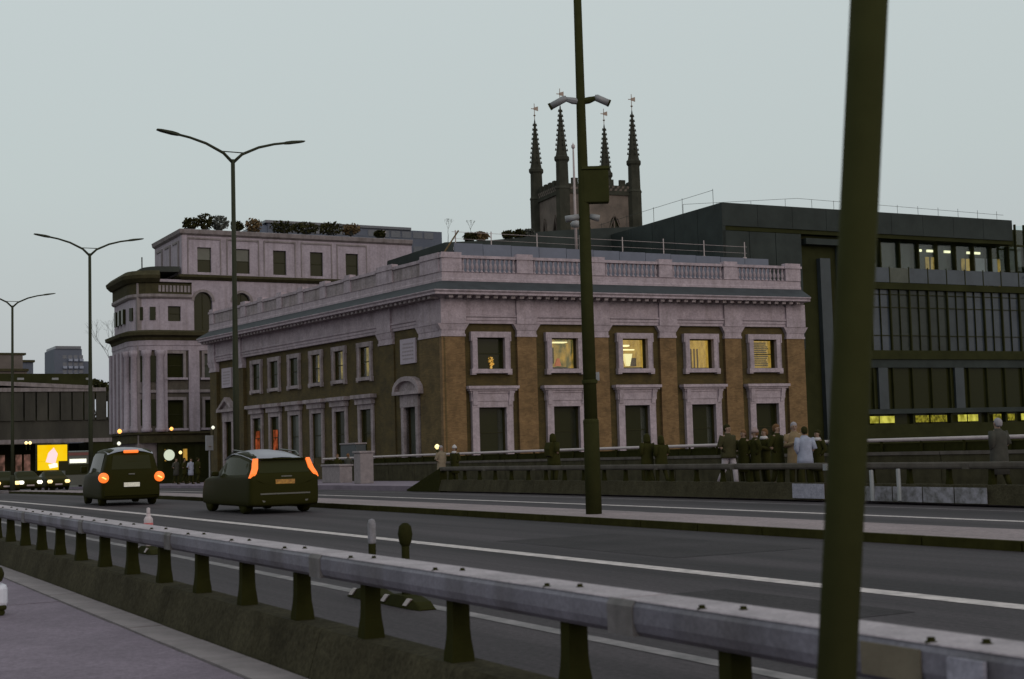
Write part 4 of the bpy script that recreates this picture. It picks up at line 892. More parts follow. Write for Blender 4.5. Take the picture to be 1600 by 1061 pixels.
def tanblock(label, u0, u1, vt, X, m_, chim):
    a = at(u0, vt, X=X); b = at(u1, vt, X=X); z0 = g(X)
    t = thing('old_building', label, 'building', (X, a.y, z0)); w = b.y-a.y; h = a.z-z0
    obj('wall', B(-12, 0, 0, w, 0, h), m_, t); obj('cornice', B(-12.3, .4, -.3, w+.3, h, h+.5), 'dark_trim', t)
    if chim: obj('chimney', B(-3, -1, w*.55, w*.95, h+.5, h+3.4), m_, t); obj('chimney_cap', B(-3.2, -.8, w*.5, w, h+3.4, h+3.8), 'dark_trim', t); obj('roof', MB().poly([(-.2, 0, h+.5), (-.2, w*.5, h+.5), (-.2, w*.3, h+2.6), (-.2, 0, h+2.8)], (-11, 0, 0)), 'slate', t)
    for k in range(3): obj('window', B(-.1, .05, w*(.15+.3*k), w*(.27+.3*k), h-4, h-1.8), 'far_window', t)
    return t
tanblock('far tan building with chimney at the left picture edge', -60, 42, 580, -300, 'far_tan', True)
tanblock('far low blue-grey block beside the tan building with chimney', 36, 52, 566, -330, 'far_blue', False)
tanblock('far brown building behind the railway bridge canopy', 50, 80, 592, -300, 'dark_trim', False)
# railway bridge
rbX = -215; zg = g(-215)
def yz(u, v): q = at(u, v, X=rbX); return q.y, q.z-zg
ya = yz(-120, 655)[0]; yb = yz(185, 655)[0]; yo = ya
vd = thing('railway_bridge', 'dark railway bridge with station canopy crossing the street far left', 'bridge', (rbX, ya, zg))
Lv = yb-ya; z = [yz(80, v)[1] for v in (690, 682, 655, 610, 603, 578, 572)]
z = sorted(z)
zz = {v: yz(80, v)[1] for v in (692, 686, 657, 612, 606, 580, 604, 597)}
obj('girder', B(-9, 0, 0, Lv, zz[686], zz[657]), 'viaduct', vd)
for k in range(16): obj('parapet_panel', B(0.02, .25, k*Lv/16+.1, (k+1)*Lv/16-.1, zz[657]-2.0+2.0, zz[612]), 'viaduct', vd)
obj('coping', B(-.4, .45, 0, Lv*.93, zz[612], zz[606]), 'stucco_trim', vd); obj('girder_flange', B(-.3, .5, 0, Lv, zz[692], zz[686]), 'stucco_trim', vd)
obj('deck', B(-9, 0, 0, Lv, zz[657], zz[657]+.4), 'cladding_deep', vd)
obj('platform_wall', B(-9, -6, 0, Lv*.9, zz[612]-4, zz[580]), 'cladding_deep', vd)
obj('canopy_roof', MB().hexa([(-8, Lv*.2, zz[597]), (.6, Lv*.2, zz[597]-.3), (.6, Lv*.86, zz[604]-.4), (-8, Lv*.86, zz[604]), (-8, Lv*.2, zz[597]+.6), (.6, Lv*.2, zz[597]+.35), (.6, Lv*.86, zz[604]+.1), (-8, Lv*.86, zz[604]+.5)]), 'stucco_trim', vd)
for k in range(8): obj('canopy_post', B(-.5, -.2, Lv*(.25+.08*k), Lv*(.25+.08*k)+.3, zz[606], zz[604]-.3), 'cladding_deep', vd)
for k in (3, 5, 7): obj('platform_lamp', B(-.6, -.3, Lv*(.2+.09*k), Lv*(.2+.09*k)+.9, zz[606]+1.2, zz[606]+1.5), 'cctv_grey', vd)
obj('underpass_backing', B(-9.4, -8.9, 0, Lv, -.3, zz[692]), 'cladding_deep', vd)  # dark sheet added for the darkness under the bridge
for k in range(9): obj('shop_pane', B(-8.89, -8.85, Lv*(.33+.045*k), Lv*(.33+.045*k)+.9, 1.2, 3.8), 'shop_pink' if k % 3 else 'pane_dark', vd)
for k in (0, 1): obj('abutment', B(-9, .3, (0, Lv-4)[k], (6, Lv)[k], -.2, zz[692]), 'cladding_deep', vd)
# trees behind the railway bridge
def tree(label, u, v0, vt, X, r, m_):
    b = at(u, vt, X=X); z0 = g(X); h = b.z-z0
    t = thing('dark_tree', label, 'tree', (X, b.y, z0), random.random()*6, 'dark trees behind the railway bridge')
    obj('trunk', MB().tube([(0, 0, 0), (.2, .1, h*.4), (.1, 0, h*.8)], [.45, .3, .1], 8), 'bark', t)
    for k in range(4):
        a = k*1.6; obj('limb', MB().tube([(.2, .1, h*.4), (math.cos(a)*r*.6, math.sin(a)*r*.6, h*.75)], [.2, .06], 6), 'bark', t)
    c = MB()
    for k in range(7):
        q = leafball(330, r*.55, r*.55, r*.3, .4); off = Vector((random.uniform(-.5, .5)*r, random.uniform(-.55, .55)*r, h-r*.62+random.uniform(-.5, .0)*r*.7)); n = len(c.v); c.v += [tuple(Vector(p)+off) for p in q.v]; c.f += [tuple(i+n for i in f) for f in q.f]
    obj('crown', c, m_, t)
tree('round dark tree left of the tower block base', 72, 620, 592, -245, 3.0, 'leaf_dark')
tree('low dark tree in front of the tower block', 100, 620, 598, -245, 3.2, 'leaf_dark')
tree('broad dark tree right of the tower block', 136, 620, 590, -240, 3.6, 'leaf_dark')
tree('dark tree beside the left edge of the stucco building', 163, 620, 597, -235, 3.2, 'leaf_dark')
def bare(label, u, v0, vt, X, spread, seed):
    rnd = random.Random(seed); a = at(u, v0, X=X); b = at(u, vt, X=X); h = b.z-a.z
    t = thing('bare_tree', label, 'tree', a); br = MB()
    def grow(p, d, l, r_, k):
        q = p+d*l; br.tube([p, (p+q)/2+Vector((rnd.uniform(-1, 1), rnd.uniform(-1, 1), 0))*l*.05, q], [r_, r_*.85, r_*.65], 5, False)
        if k:
            for _ in range(3): grow(q, (d+Vector((rnd.uniform(-1, 1), rnd.uniform(-1, 1), rnd.uniform(-.2, .6)))*spread).normalized(), l*.7, r_*.6, k-1)
    obj('trunk', MB().tube([(0, 0, 0), (0, .1, h*.35)], [.07, .05], 8), 'bark', t); grow(Vector((0, .1, h*.33)), Vector((0, 0, 1)), h*.26, .045, 4); obj('branches', br, 'bark', t)
bare('leafless tree at the left edge of the stucco building', 176, 690, 500, -150, .8, 3)
bare('pale leafless tree right of the long glass block', 700, 380, 343, -240, .4, 4)
bare('second pale leafless tree nearer the church tower', 735, 380, 345, -240, .4, 5)
# ---------------------------------------------------------------- cars
def loft(st, lv0=0, lv1=99, k=1.):
    R = []
    for x, zb, zl, zt, wb_, wl_, wt in st:
        h = [(wb_*.9, zb), (wb_*.98, zb+.03), (wb_, zb+.14), (wb_, zb+(zl-zb)*.5), (wl_*1.005, zl-.07), (wl_, zl-.01), (wl_*.97, zl+.02), (wl_*.35+wt*.65, zl+(zt-zl)*.66), (wt*1.02, zt-.09 if zt-zl > .15 else zt-.02), (wt*.94, zt-.025 if zt-zl > .15 else zt-.008), (wt*.7, zt)]
        R.append([(x, y*k, z) for y, z in h]+[(x, -y*k, z) for y, z in reversed(h)])
    return R
def wheels(t, xs, w, r=.34, hub='alloy'):
    for x in xs:
        for s in (-1, 1):
            R = [[(x+rr*math.cos(q*math.pi/10), s*(w+yy), r+rr*math.sin(q*math.pi/10)) for q in range(20)] for rr, yy in ((r*.6, -.2), (r*.95, -.21), (r, -.17), (r, -.03), (r*.95, .0), (r*.62, .0))]
            wh = obj('wheel', MB().rings(R), 'tyre', t, True)
            obj('rim', MB().rings([[(x+rr*math.cos(q*math.pi/8), s*(w+yy), r+rr*math.sin(q*math.pi/8)) for q in range(16)] for rr, yy in ((r*.64, -.02), (r*.5, -.05), (r*.15, -.02))]), hub, wh)
def car(name, label, loc, rz, st, paint, cab, W, wb, rw=.34, cat='car', group=None):
    t = thing(name, label, cat, loc, rz, group)
    o = obj('body', MB().rings(loft(st)), paint, t, True); sb = o.modifiers.new('sub', 'SUBSURF'); sb.levels = 1; sb.render_levels = 1
    # side glass as panels following the cabin
    for s in (-1, 1):
        gm = MB(); P = []
        cabst = [q for q in st if cab[0] <= q[0] <= cab[1]]
        up_ = []; lo = []
        for x, zb, zl, zt, wb_, wl_, wt in cabst:
            lo.append((x, s*(wl_*.96+.012), zl+.04)); up_.append((x*1.0, s*((wl_*.12+wt*.88)+.03), zt-.16))
        gm.rings([lo, up_], cap=False, close=False); obj('side_window', gm, 'car_glass', t, True)
    wheels(t, wb, W/2-.06, rw)
    return t
def roofskin(xz, w):
    return MB().rings([[(x, w*k, z+.015-.13*abs(k)**2.2) for k in (-1, -.85, -.6, -.3, 0, .3, .6, .85, 1)] for x, z in xz], cap=False, close=False)
suv_st = [(-2.34, .32, .80, .84, .82, .82, .76), (-2.31, .24, .97, 1.01, .93, .93, .86), (-2.26, .2, 1.01, 1.1, .97, .96, .84), (-2.10, .18, 1.03, 1.30, .98, .97, .79), (-1.95, .18, 1.03, 1.48, .98, .97, .76), (-1.7, .18, 1.02, 1.56, .98, .97, .75), (-.9, .18, 1.01, 1.68, .98, .97, .75), (0, .18, 1.0, 1.70, .98, .97, .74), (.45, .18, .99, 1.62, .98, .96, .7), (1.05, .18, .98, 1.2, .98, .95, .76), (1.25, .18, .98, 1.05, .97, .94, .8), (2.0, .18, .95, 1.0, .96, .91, .82), (2.45, .2, .86, .91, .92, .87, .78), (2.62, .24, .74, .79, .84, .8, .72), (2.7, .34, .6, .64, .7, .66, .6)]
q = at(441, 803, Z=0); sx_ = -36.9; sy_ = 12.86; sz_ = g(sx_)
suv = car('estate_car', 'dark car with glowing boomerang tail lights driving away', (sx_-2.3, sy_, sz_), math.pi+.0, suv_st, 'car_black', (-1.95, .5), 1.98, (-1.45, 1.7), .37)
obj('rear_window', MB().rings([[(-2.26, -.72, 1.1), (-2.26, .72, 1.1), (-2.04, .68, 1.46), (-2.04, -.68, 1.46)], [(-2.2, -.72, 1.1), (-2.2, .72, 1.1), (-1.98, .68, 1.46), (-1.98, -.68, 1.46)]]), 'car_glass', suv)
obj('roof_skin', roofskin(((-2.08, 1.5), (-1.9, 1.555), (-1.5, 1.625), (-.9, 1.70), (-.3, 1.735), (.1, 1.725), (.45, 1.66), (.7, 1.56)), .77), 'sky_sheen', suv, True)
obj('bonnet_skin', MB().rings([[(x, w*k, z+.02-.05*abs(k)**2) for k in (-1, -.8, -.4, 0, .4, .8, 1)] for x, z, w in ((1.25, 1.06, .8), (1.6, 1.035, .83), (2.05, 1.0, .84), (2.45, .92, .8), (2.6, .83, .74))], cap=False, close=False), 'sky_sheen', suv, True)  # pale skin over the black bonnet, sky reflection put into its colour
obj('spoiler', B(-2.16, -1.98, -.66, .66, 1.46, 1.495), 'car_black', suv, bevel=.012)
for s in (-1, 1):
    pl = [(-2.08, .73, 1.49, .055), (-2.13, .76, 1.36, .065), (-2.2, .79, 1.22, .07), (-2.27, .86, 1.08, .07), (-2.26, .93, .97, .045)]
    R = [[(x-.02, s*(y-w), z), (x-.02, s*(y+w), z+.0), (x+.05, s*(y+w+.02), z), (x+.05, s*(y-w), z)] for x, y, z, w in pl]
    obj('tail_light', MB().rings(R), 'tail_red', suv)
    obj('mirror', B(.55, .75, s*1.05-.1, s*1.05+.1, 1.02, 1.16), 'car_black', suv, bevel=.04)
    obj('roof_rail', MB().tube([(-1.6, s*.66, 1.56), (-1.3, s*.68, 1.67), (0, s*.68, 1.74), (.3, s*.66, 1.64)], .02, 6), 'alloy', suv)
    obj('exhaust', MB().tube([(-2.33, s*.6, .36), (-2.2, s*.6, .36)], .045, 8), 'alloy', suv)
obj('number_plate', B(-2.345, -2.32, -.27, .27, .80, .92), 'number_plate', suv); obj('bumper_trim', B(-2.345, -2.25, -.7, .7, .52, .56), 'alloy', suv); obj('badge_strip', B(-2.315, -2.27, -.2, .1, .985, 1.02), 'alloy', suv)
# black taxi
tx_st = [(-2.40, .45, .85, .9, .8, .8, .76), (-2.36, .22, 1.0, 1.5, .92, .93, .74), (-2.2, .18, 1.06, 1.78, .98, .97, .74), (-1.9, .18, 1.08, 1.88, .99, .98, .75), (-1.0, .18, 1.07, 1.91, .99, .98, .76), (0, .18, 1.06, 1.90, .99, .98, .75), (.55, .18, 1.05, 1.78, .99, .97, .74), (1.05, .18, 1.04, 1.3, .98, .95, .78), (1.3, .18, 1.03, 1.1, .97, .93, .8), (2.2, .2, .98, 1.03, .95, .9, .8), (2.55, .24, .84, .88, .88, .82, .72), (2.66, .36, .62, .66, .7, .66, .6)]
c_ = at(209, 742, X=-50.6); tx = car('taxi', 'black cab with round glowing tail lights driving away', (c_.x-2.4, c_.y+.05, g(c_.x)), math.pi-.06, tx_st, 'car_black', (-2.0, .6), 2.0, (-1.5, 1.6), .36, 'taxi')
obj('rear_window', MB().rings([[(-2.385, -.66, 1.2), (-2.385, .66, 1.2), (-2.3, .6, 1.66), (-2.3, -.6, 1.66)], [(-2.3, -.66, 1.2), (-2.3, .66, 1.2), (-2.2, .6, 1.66), (-2.2, -.6, 1.66)]]), 'car_glass', tx)
obj('brake_bar', B(-2.36, -2.2, -.24, .24, 1.73, 1.83), 'tail_red', tx, bevel=.03)
obj('roof_skin', roofskin(((-2.2, 1.8), (-2.05, 1.86), (-1.6, 1.915), (-.8, 1.93), (0, 1.92), (.4, 1.84), (.6, 1.76)), .76), 'sky_sheen', tx, True)
for s in (-1, 1):
    R = [[(-2.42+dx, s*.92+rr*math.cos(q*math.pi/8), .93+rr*math.sin(q*math.pi/8)) for q in range(16)] for dx, rr in ((.1, .17), (.0, .17), (-.04, .12))]
    tl = obj('tail_light', MB().rings(R), 'tail_red', tx, True)
    obj('bulb', MB().hexa([(-2.48, s*.92-.09, .9), (-2.48, s*.92+.03, .97), (-2.465, s*.92+.03, .97), (-2.465, s*.92-.09, .9), (-2.48, s*.92-.06, .87), (-2.48, s*.92+.09, .95), (-2.465, s*.92+.09, .95), (-2.465, s*.92-.06, .87)]), 'tail_hot', tl)
    obj('mirror', B(.7, .9, s*1.1-.1, s*1.1+.1, 1.1, 1.32), 'car_black', tx, bevel=.04)
obj('number_plate', B(-2.43, -2.4, -.26, .26, .62, .76), 'plate_lit', tx); obj('bumper', MB().rings([[(-2.42, y, .34), (-2.25, y, .3), (-2.25, y, .5), (-2.44, y, .5)] for y in (-.9, -.6, 0, .6, .9)]), 'car_black', tx); obj('door_handle', B(-2.42, -2.38, -.1, .1, 1.02, 1.06), 'alloy', tx)
tx.scale = (1.06, 1.04, 1.06)
# oncoming traffic far away and a car at the left edge
sed = [(-2.2, .4, .8, .84, .76, .76, .7), (-2.15, .3, .92, .98, .86, .86, .78), (-1.5, .17, .95, 1.1, .9, .88, .74), (-1.0, .17, .95, 1.42, .9, .88, .62), (-.3, .17, .95, 1.47, .9, .88, .62), (.3, .17, .94, 1.4, .9, .88, .62), (.9, .17, .93, 1.05, .9, .86, .72), (1.8, .18, .85, .9, .87, .82, .72), (2.1, .22, .74, .78, .8, .76, .68), (2.2, .4, .6, .64, .7, .66, .6)]
def oncoming(label, u, v, X, paint, lm):
    q = at(u, v, X=X); t = car('oncoming_car', label, (X-2.2, q.y, g(X)), .0, sed, paint, (-1.2, .4), 1.8, (-1.3, 1.35), .33, 'car', 'oncoming cars by the railway bridge')
    for s in (-1, 1): obj('headlight', MB().lathe([(.12, -.06), (.19, .03), (.19, .1), (.12, .18)], (2.16, s*.62, .6), 10), lm, t, True)
    obj('windscreen', MB().rings([[(.35, -.56, 1.36), (.35, .56, 1.36), (.92, .68, 1.02), (.92, -.68, 1.02)], [(.37, -.56, 1.39), (.37, .56, 1.39), (.95, .68, 1.05), (.95, -.68, 1.05)]]), 'car_glass', t)
    obj('number_plate', B(2.2, 2.22, -.26, .26, .4, .5), 'steel_pale', t); return t
oncoming('oncoming car with bright white headlights left of the yellow screen', 48, 753, -104, 'car_black', 'head_white')
oncoming('oncoming car with warm headlights under the yellow screen', 92, 752, -108, 'car_black', 'head_warm')
oncoming('oncoming car with one warm headlight at the far left', 12, 754, -100, 'car_black', 'head_warm')
q = at(-32, 768, X=-76); lc = car('leaving_car', 'dark car leaving the frame at the left edge with orange tail light', (q.x-2.2, q.y-.1, g(-76)), math.pi, sed, 'car_black', (-1.2, .4), 1.8, (-1.3, 1.35))
for s in (-1, 1): obj('tail_light', B(-2.22, -2.1, s*.72-.12, s*.72+.12, .72, .9), 'tail_red', lc, bevel=.03)
# bus
q = at(122, 760, X=-126); bs = thing('bus', 'dark bus front with lit white destination display behind the taxi', 'bus', (-126, q.y, g(-126)))
obj('body', MB().rings([[(x, -1.2*k, .3), (x, 1.2*k, .3), (x, 1.2*k, 2.7*h), (x, 1.0*k, 2.9*h), (x, -1.0*k, 2.9*h), (x, -1.2*k, 2.7*h)] for x, k, h in ((-6, .97, 1.12), (-5.8, 1, 1.12), (-.3, 1, 1.12), (0, .96, 1.1))]), 'bus_front', bs)
obj('roof_band', B(-.2, .04, -1.05, 1.05, 2.85, 3.1), 'bus_red', bs); obj('windscreen', B(.0, .03, -1.05, 1.05, 1.2, 2.1), 'car_glass', bs); obj('destination_display', B(.0, .06, -.7, .7, 2.2, 2.55), 'sign_white', bs)
for s in (-1, 1): obj('headlight', MB().lathe([(.1, 0), (.12, .06)], (.03, s*.9, .75), 8), 'head_warm', bs)
wheels(bs, (-1.5, -4.5), 1.2, .45)
# advertising screen
q = at(82, 736, X=-113); ad_ = thing('advertising_screen', 'bright yellow advertising screen beneath the railway bridge', 'screen', (-113, q.y, g(-113)))
zb = q.z-g(-113)
obj('leg', B(-.2, .0, -.2, .2, 0, zb), 'sash', ad_); obj('casing', B(-.25, -.02, -1.2, 1.2, zb, zb+2.1), 'sash', ad_)
sc_ = obj('display', B(-.019, .02, -1.1, 1.1, zb+.75, zb+2.0), 'screen', ad_); obj('lower_display', B(-.019, .02, -1.1, .45, zb+.08, zb+.745), 'screen', ad_)
obj('printed_figure', MB().poly([(.021, -.5, zb+.7), (.021, .2, zb+.5), (.021, .4, zb+1.3), (.021, .1, zb+1.8), (.021, -.3, zb+1.4)], (.006, 0, 0)), 'screen_pink', sc_); obj('printed_panel', MB().poly([(.021, -.2, zb+.2), (.021, .4, zb+.3), (.021, .35, zb+.6), (.021, -.3, zb+.5)], (.006, 0, 0)), 'screen_pale', sc_)
# shop and street lights, each a small lantern
def smallight(label, u, v, X, r_, m_, drop=1.2):
    q = at(u, v, X=X); t = thing('lantern', label, 'lantern', q-Vector((0, 0, drop)), 0, 'small street lanterns')
    obj('post', MB().tube([(0, 0, 0), (0, 0, drop-r_)], .04, 6), 'sash', t); obj('globe', MB().lathe([(r_*.3, drop-r_), (r_, drop-r_*.3), (r_, drop+r_*.3), (r_*.3, drop+r_)], n=8), m_, t, True)
for a in (('paired warm lantern above the yellow screen, left one', 41, 692, -205, .22, 'head_warm'), ('paired warm lantern above the yellow screen, right one', 47, 692, -205, .22, 'head_warm'), ('orange lantern left of the stucco building columns', 187, 674, -128, .2, 'tail_hot'), ('orange lantern in the lower stucco window', 268, 670, -128.6, .17, 'tail_hot'),
          ('pale lantern above the taxi roof', 186, 693, -120, .16, 'sign_white'), ('warm lantern right of the round pub sign', 282, 707, -126, .15, 'head_warm'), ('white lantern by the pale signal post', 333, 668, -112, .14, 'sign_white'), ('warm bright light beside the tan-coated person', 683, 698, -56.4, .11, 'head_warm')):
    smallight(*a, drop=1.0 if a[2] != 698 else 1.45)  # last entry: globe and post stand in for another kind of bright light
q = at(328, 760, X=-112); ts = thing('signal_post', 'pale blue-grey signal box on a post before the brick building end', 'signal', (q.x, q.y, g(-112)))
obj('post', MB().tube([(0, 0, 0), (0, 0, 3.9)], .07, 8), 'cctv_grey', ts); obj('box', B(-.15, .15, -.3, .3, 2.7, 3.9), 'cctv_grey', ts, bevel=.04); obj('lens', MB().lathe([(.12, 0), (.1, .05)], (.15, 0, 3.0), 8), 'leaf_rust', ts)
# street furniture between car and brick building
for k, (u, v0, v1, Y, w, lab) in enumerate(((527, 767, 741, 27.5, 1.3, 'wide low granite block right of the dark car'), (569, 764, 716, 26.5, .42, 'tall narrow granite pier beside the barrier end'), (552, 712, 690, 34, 1.3, 'grey equipment cabinet before the brick side wall'))):
    p = at(u, v0, Y=Y); h = at(u, v1, Y=Y).z-p.z; z0 = g(p.x)+.19
    t = thing('granite_block', lab, 'block', (p.x, p.y, z0)); h = max(h, .5) if k != 2 else 2.2
    obj('shaft', B(-w, w, -.35, .35, 0, h), 'granite' if k < 2 else 'cladding_blue', t, bevel=.04); obj('cap', B(-w-.05, w+.05, -.4, .4, h, h+.1), 'granite', t, bevel=.02)
# ---------------------------------------------------------------- people
def ell(c, rx, ry, n=14, ax=None):
    return [(c[0]+rx*math.cos(2*math.pi*k/n), c[1]+ry*math.sin(2*math.pi*k/n), c[2]) for k in range(n)]
def person(label, x, y, z, rz, h, coat, trous, hair, stride=.0, hem=.62, hat=None, bag=None, arm='down', skinv=True, shoes='shoe_dark', bulky=1., hood=False, group='people on the far pavement'):
    t = thing('person', label, 'person', (x, y, z), rz, group); s = h/1.75
    # skeleton, facing +x
    fl = {}
    for sd, sg in (('l', 1), ('r', -1)):
        k = stride*sg
        fl[sd] = [(0, .09*sg, .92), (.5*k+.03, .1*sg, .5), (k*.9-.03 if k >= 0 else k*1.25, .1*sg, .09 if k >= -.05 else .16)]
    arms = {}
    for sd, sg in (('l', 1), ('r', -1)):
        sw = -stride*sg*.6
        if arm == 'pocket': arms[sd] = [(0, .19*sg, 1.42), (-.06, .28*sg, 1.16), (.06, .17*sg, 1.0)]
        elif arm == 'phone': arms[sd] = [(0, .19*sg, 1.42), (.02, .25*sg, 1.14), (.3, .1*sg, 1.2)]
        else: arms[sd] = [(0, .19*sg, 1.42), (sw*.5-.02, .25*sg, 1.13), (sw+.05, .24*sg, .88)]
    V = [(0, 0, .95), (0, 0, 1.15), (0, 0, 1.36), (.005, 0, 1.5), (.015, 0, 1.56), (.03, 0, 1.65), (.03, 0, 1.71)]
    E_ = [(0, 1), (1, 2), (2, 3), (3, 4), (4, 5), (5, 6)]; Rr = [(.15, .12), (.14, .1), (.16, .11), (.065, .065), (.06, .062), (.095, .078), (.07, .06)]
    for sd in ('l', 'r'):
        b = len(V); V += [arms[sd][0], arms[sd][1], arms[sd][2]]; hd = Vector(arms[sd][2])+(Vector(arms[sd][2])-Vector(arms[sd][1])).normalized()*(.02 if arm == 'pocket' else .07); V.append(tuple(hd))
        E_ += [(2, b), (b, b+1), (b+1, b+2), (b+2, b+3)]; Rr += [(.06, .06), (.045, .045), (.032, .03), (.04, .025)]
        b = len(V); V += fl[sd]; V.append((fl[sd][2][0]+.17, fl[sd][2][1], max(.035, fl[sd][2][2]-.06)))
        E_ += [(0, b), (b, b+1), (b+1, b+2), (b+2, b+3)]; Rr += [(.09, .09), (.06, .06), (.045, .045), (.04, .03)]
    me = bpy.data.meshes.new('body'); me.from_pydata([tuple(c*s for c in v) for v in V], E_, []); me.update()
    o = bpy.data.objects.new('body', me); COL.objects.link(o); o.parent = t; me.materials.append(MATS['skin'])
    md = o.modifiers.new('skin', 'SKIN'); md.use_smooth_shade = True
    for i, r_ in enumerate(Rr): me.skin_vertices[0].data[i].radius = (r_[0]*s, r_[1]*s)
    me.skin_vertices[0].data[0].use_root = True
    o.modifiers.new('sub', 'SUBSURF').render_levels = 1
    S = lambda P: [tuple(c*s for c in p) for p in P]
    # face features on a child
    fm = MB(); fm.hexa(S([(.115, -.014, 1.60), (.115, .014, 1.60), (.1, .02, 1.6), (.1, -.02, 1.6), (.108, -.008, 1.66), (.108, .008, 1.66), (.1, .01, 1.66), (.1, -.01, 1.66)]))
    obj('nose', fm, 'skin', o)
    for sg in (-1, 1): obj('ear', MB().lathe([(.004, -.025), (.014, -.01), (.016, .015), (.004, .03)], (.02*s, sg*.083*s, 1.635*s), 6), 'skin', o)
    for sg in (-1, 1): obj('eye', B(.098*s, .112*s, (sg*.034-.012)*s, (sg*.034+.012)*s, 1.655*s, 1.667*s), 'hair_dark', o)
    obj('mouth', B(.1*s, .11*s, -.022*s, .022*s, 1.572*s, 1.58*s), 'hair_brown', o)
    # coat
    b_ = bulky; lean = 0
    R = [ell((0, 0, hem), .17*b_, .22*b_), ell((0, 0, (hem+.95)/2), .165*b_, .215*b_), ell((0, 0, .98), .15*b_, .2*b_), ell((0, 0, 1.15), .15*b_, .195*b_), ell((0, 0, 1.32), .155*b_, .215*b_), ell((0, 0, 1.42), .13*b_, .2*b_), ell((0, 0, 1.48), .09, .12), ell((0, 0, 1.525), .075, .08)]
    ct = obj('coat', MB().rings([S(q) for q in R]), coat, t, True)
    for sd in ('l', 'r'):
        A = [Vector(p) for p in arms[sd]]; obj('sleeve', MB().tube(S([A[0]+Vector((0, 0, .02)), A[0]*.5+A[1]*.5, A[1], A[1]*.4+A[2]*.6, A[2]]), [.085*b_*s, .078*b_*s, .068*b_*s, .058*s, .05*s], 10), coat, ct, True)
        hd = A[2]; dv = (A[2]-A[1]).normalized(); pn = Vector((0, 1, 0)).cross(dv).normalized(); hm = MB(); hm.tube(S([hd, hd+dv*.05, hd+dv*.09]), [.025*s, .036*s, .034*s], 8)
        for k in range(4): p = hd+dv*.085+pn*(-.027+.018*k); hm.tube(S([p, p+dv*(.035+.01*(k in (1, 2))), p+dv*(.06+.012*(k in (1, 2)))+Vector((.012, 0, 0))]), [.0085*s, .008*s, .006*s], 5)
        p = hd+dv*.035+pn*.03; hm.tube(S([p, p+dv*.03+pn*.02, p+dv*.06+pn*.02]), [.01*s, .009*s, .007*s], 5)
        if arm != 'pocket': obj('hand', hm, 'skin', t, True)   # hands in pockets stay inside the coat
    for sd in ('l', 'r'):
        A = [Vector(p) for p in fl[sd]]; obj('trouser_leg', MB().tube(S([A[0]+Vector((0, 0, .06)), A[0]*.6+A[1]*.4, A[1], A[1]*.4+A[2]*.6, A[2]+Vector((0, 0, -.01))]), [.105*s, .1*s, .078*s, .07*s, .065*s], 10), trous, t, True)
        a = A[2]; lift = a.z-.09
        R = [[(a.x+xx, a.y-w, lift+z0), (a.x+xx, a.y+w, lift+z0), (a.x+xx, a.y+w*.8, lift+z1), (a.x+xx, a.y-w*.8, lift+z1)] for xx, w, z0, z1 in ((-.09, .03, .012, .08), (-.07, .042, 0, .1), (.05, .045, 0, .09), (.14, .045, .0, .06), (.19, .025, .01, .035))]
        sh = MB().rings([S(q) for q in R]); sho = obj('shoe', sh, shoes, t, bevel=.01)
        if shoes == 'white_cloth':
            R2 = [[(a.x+xx, a.y-w, lift-.022), (a.x+xx, a.y+w, lift-.022), (a.x+xx, a.y+w, lift+.006), (a.x+xx, a.y-w, lift+.006)] for xx, w in ((-.09, .035), (.05, .05), (.16, .045), (.2, .02))]; obj('sole', MB().rings([S(q) for q in R2]), 'shoe_dark', sho)
    # hair / hat / hood
    if hood:
        obj('hood', MB().rings([S(ell((-.01+dx, 0, z_), rx, ry, 12)) for dx, z_, rx, ry in ((0, 1.46, .12, .13), (-.01, 1.54, .125, .125), (0, 1.64, .13, .115), (-.01, 1.72, .11, .1), (-.01, 1.775, .06, .055), (-.01, 1.79, .01, .01))]), coat, t, True)
    else:
        obj('hair', MB().rings([S(ell((-.018+dx, 0, z_), rx, ry, 12)) for dx, z_, rx, ry in ((-.03, 1.57, .06, .07), (-.025, 1.62, .085, .085), (-.012, 1.67, .105, .09), (0, 1.72, .105, .088), (.005, 1.76, .075, .065), (.005, 1.785, .02, .02))]), hair, t, True)
    if hat: obj('hat', MB().rings([S(ell((.0, 0, z_), rx, ry, 12)) for z_, rx, ry in ((1.675, .125, .112), (1.73, .125, .112), (1.79, .09, .08), (1.83, .045, .045), (1.85, .01, .01))]), hat, t, True)
    if bag == 'scarf': obj('scarf', MB().rings([S(ell((.03, 0, z_), rx, ry, 12)) for z_, rx, ry in ((1.44, .12, .13), (1.49, .13, .125), (1.54, .1, .1))]), 'white_cloth', t, True)
    if bag == 'pack': obj('backpack', MB().rings([S([(-.13-d, -.15, z_), (-.13-d, .15, z_), (-.12, .16, z_), (-.12, -.16, z_)]) for d, z_ in ((.05, .95), (.16, 1.0), (.18, 1.25), (.1, 1.45), (.03, 1.48))]), 'coat_black', t)
    return t
PI = math.pi
def pl(label, u, vh, Y, rz, coat, trous, hair, **k):
    q = at(u, vh, Y=Y); z = g(q.x)+.2; h = q.z-z
    h = min(1.9, max(1.5, h)); return person(label, q.x, Y, z, rz, h, coat, trous, hair, **k)
pl('person in olive jacket and white trousers walking along the far pavement', 1136, 663, 26.6, PI*.05, 'coat_olive', 'trouser_white', 'hair_dark', stride=.24, hem=.82, arm='pocket', bulky=1.15)
pl('person in long dark coat right behind the one with white trousers', 1161, 673, 27.2, -PI*.4, 'coat_black', 'trouser_dark', 'hair_brown', hem=.45, arm='pocket')
pl('person with pale pink hat among the dark coats of the group', 1179, 672, 27.4, -PI*.6, 'coat_black', 'trouser_dark', 'hair_brown', hem=.5, hat='pink_cloth', arm='pocket')
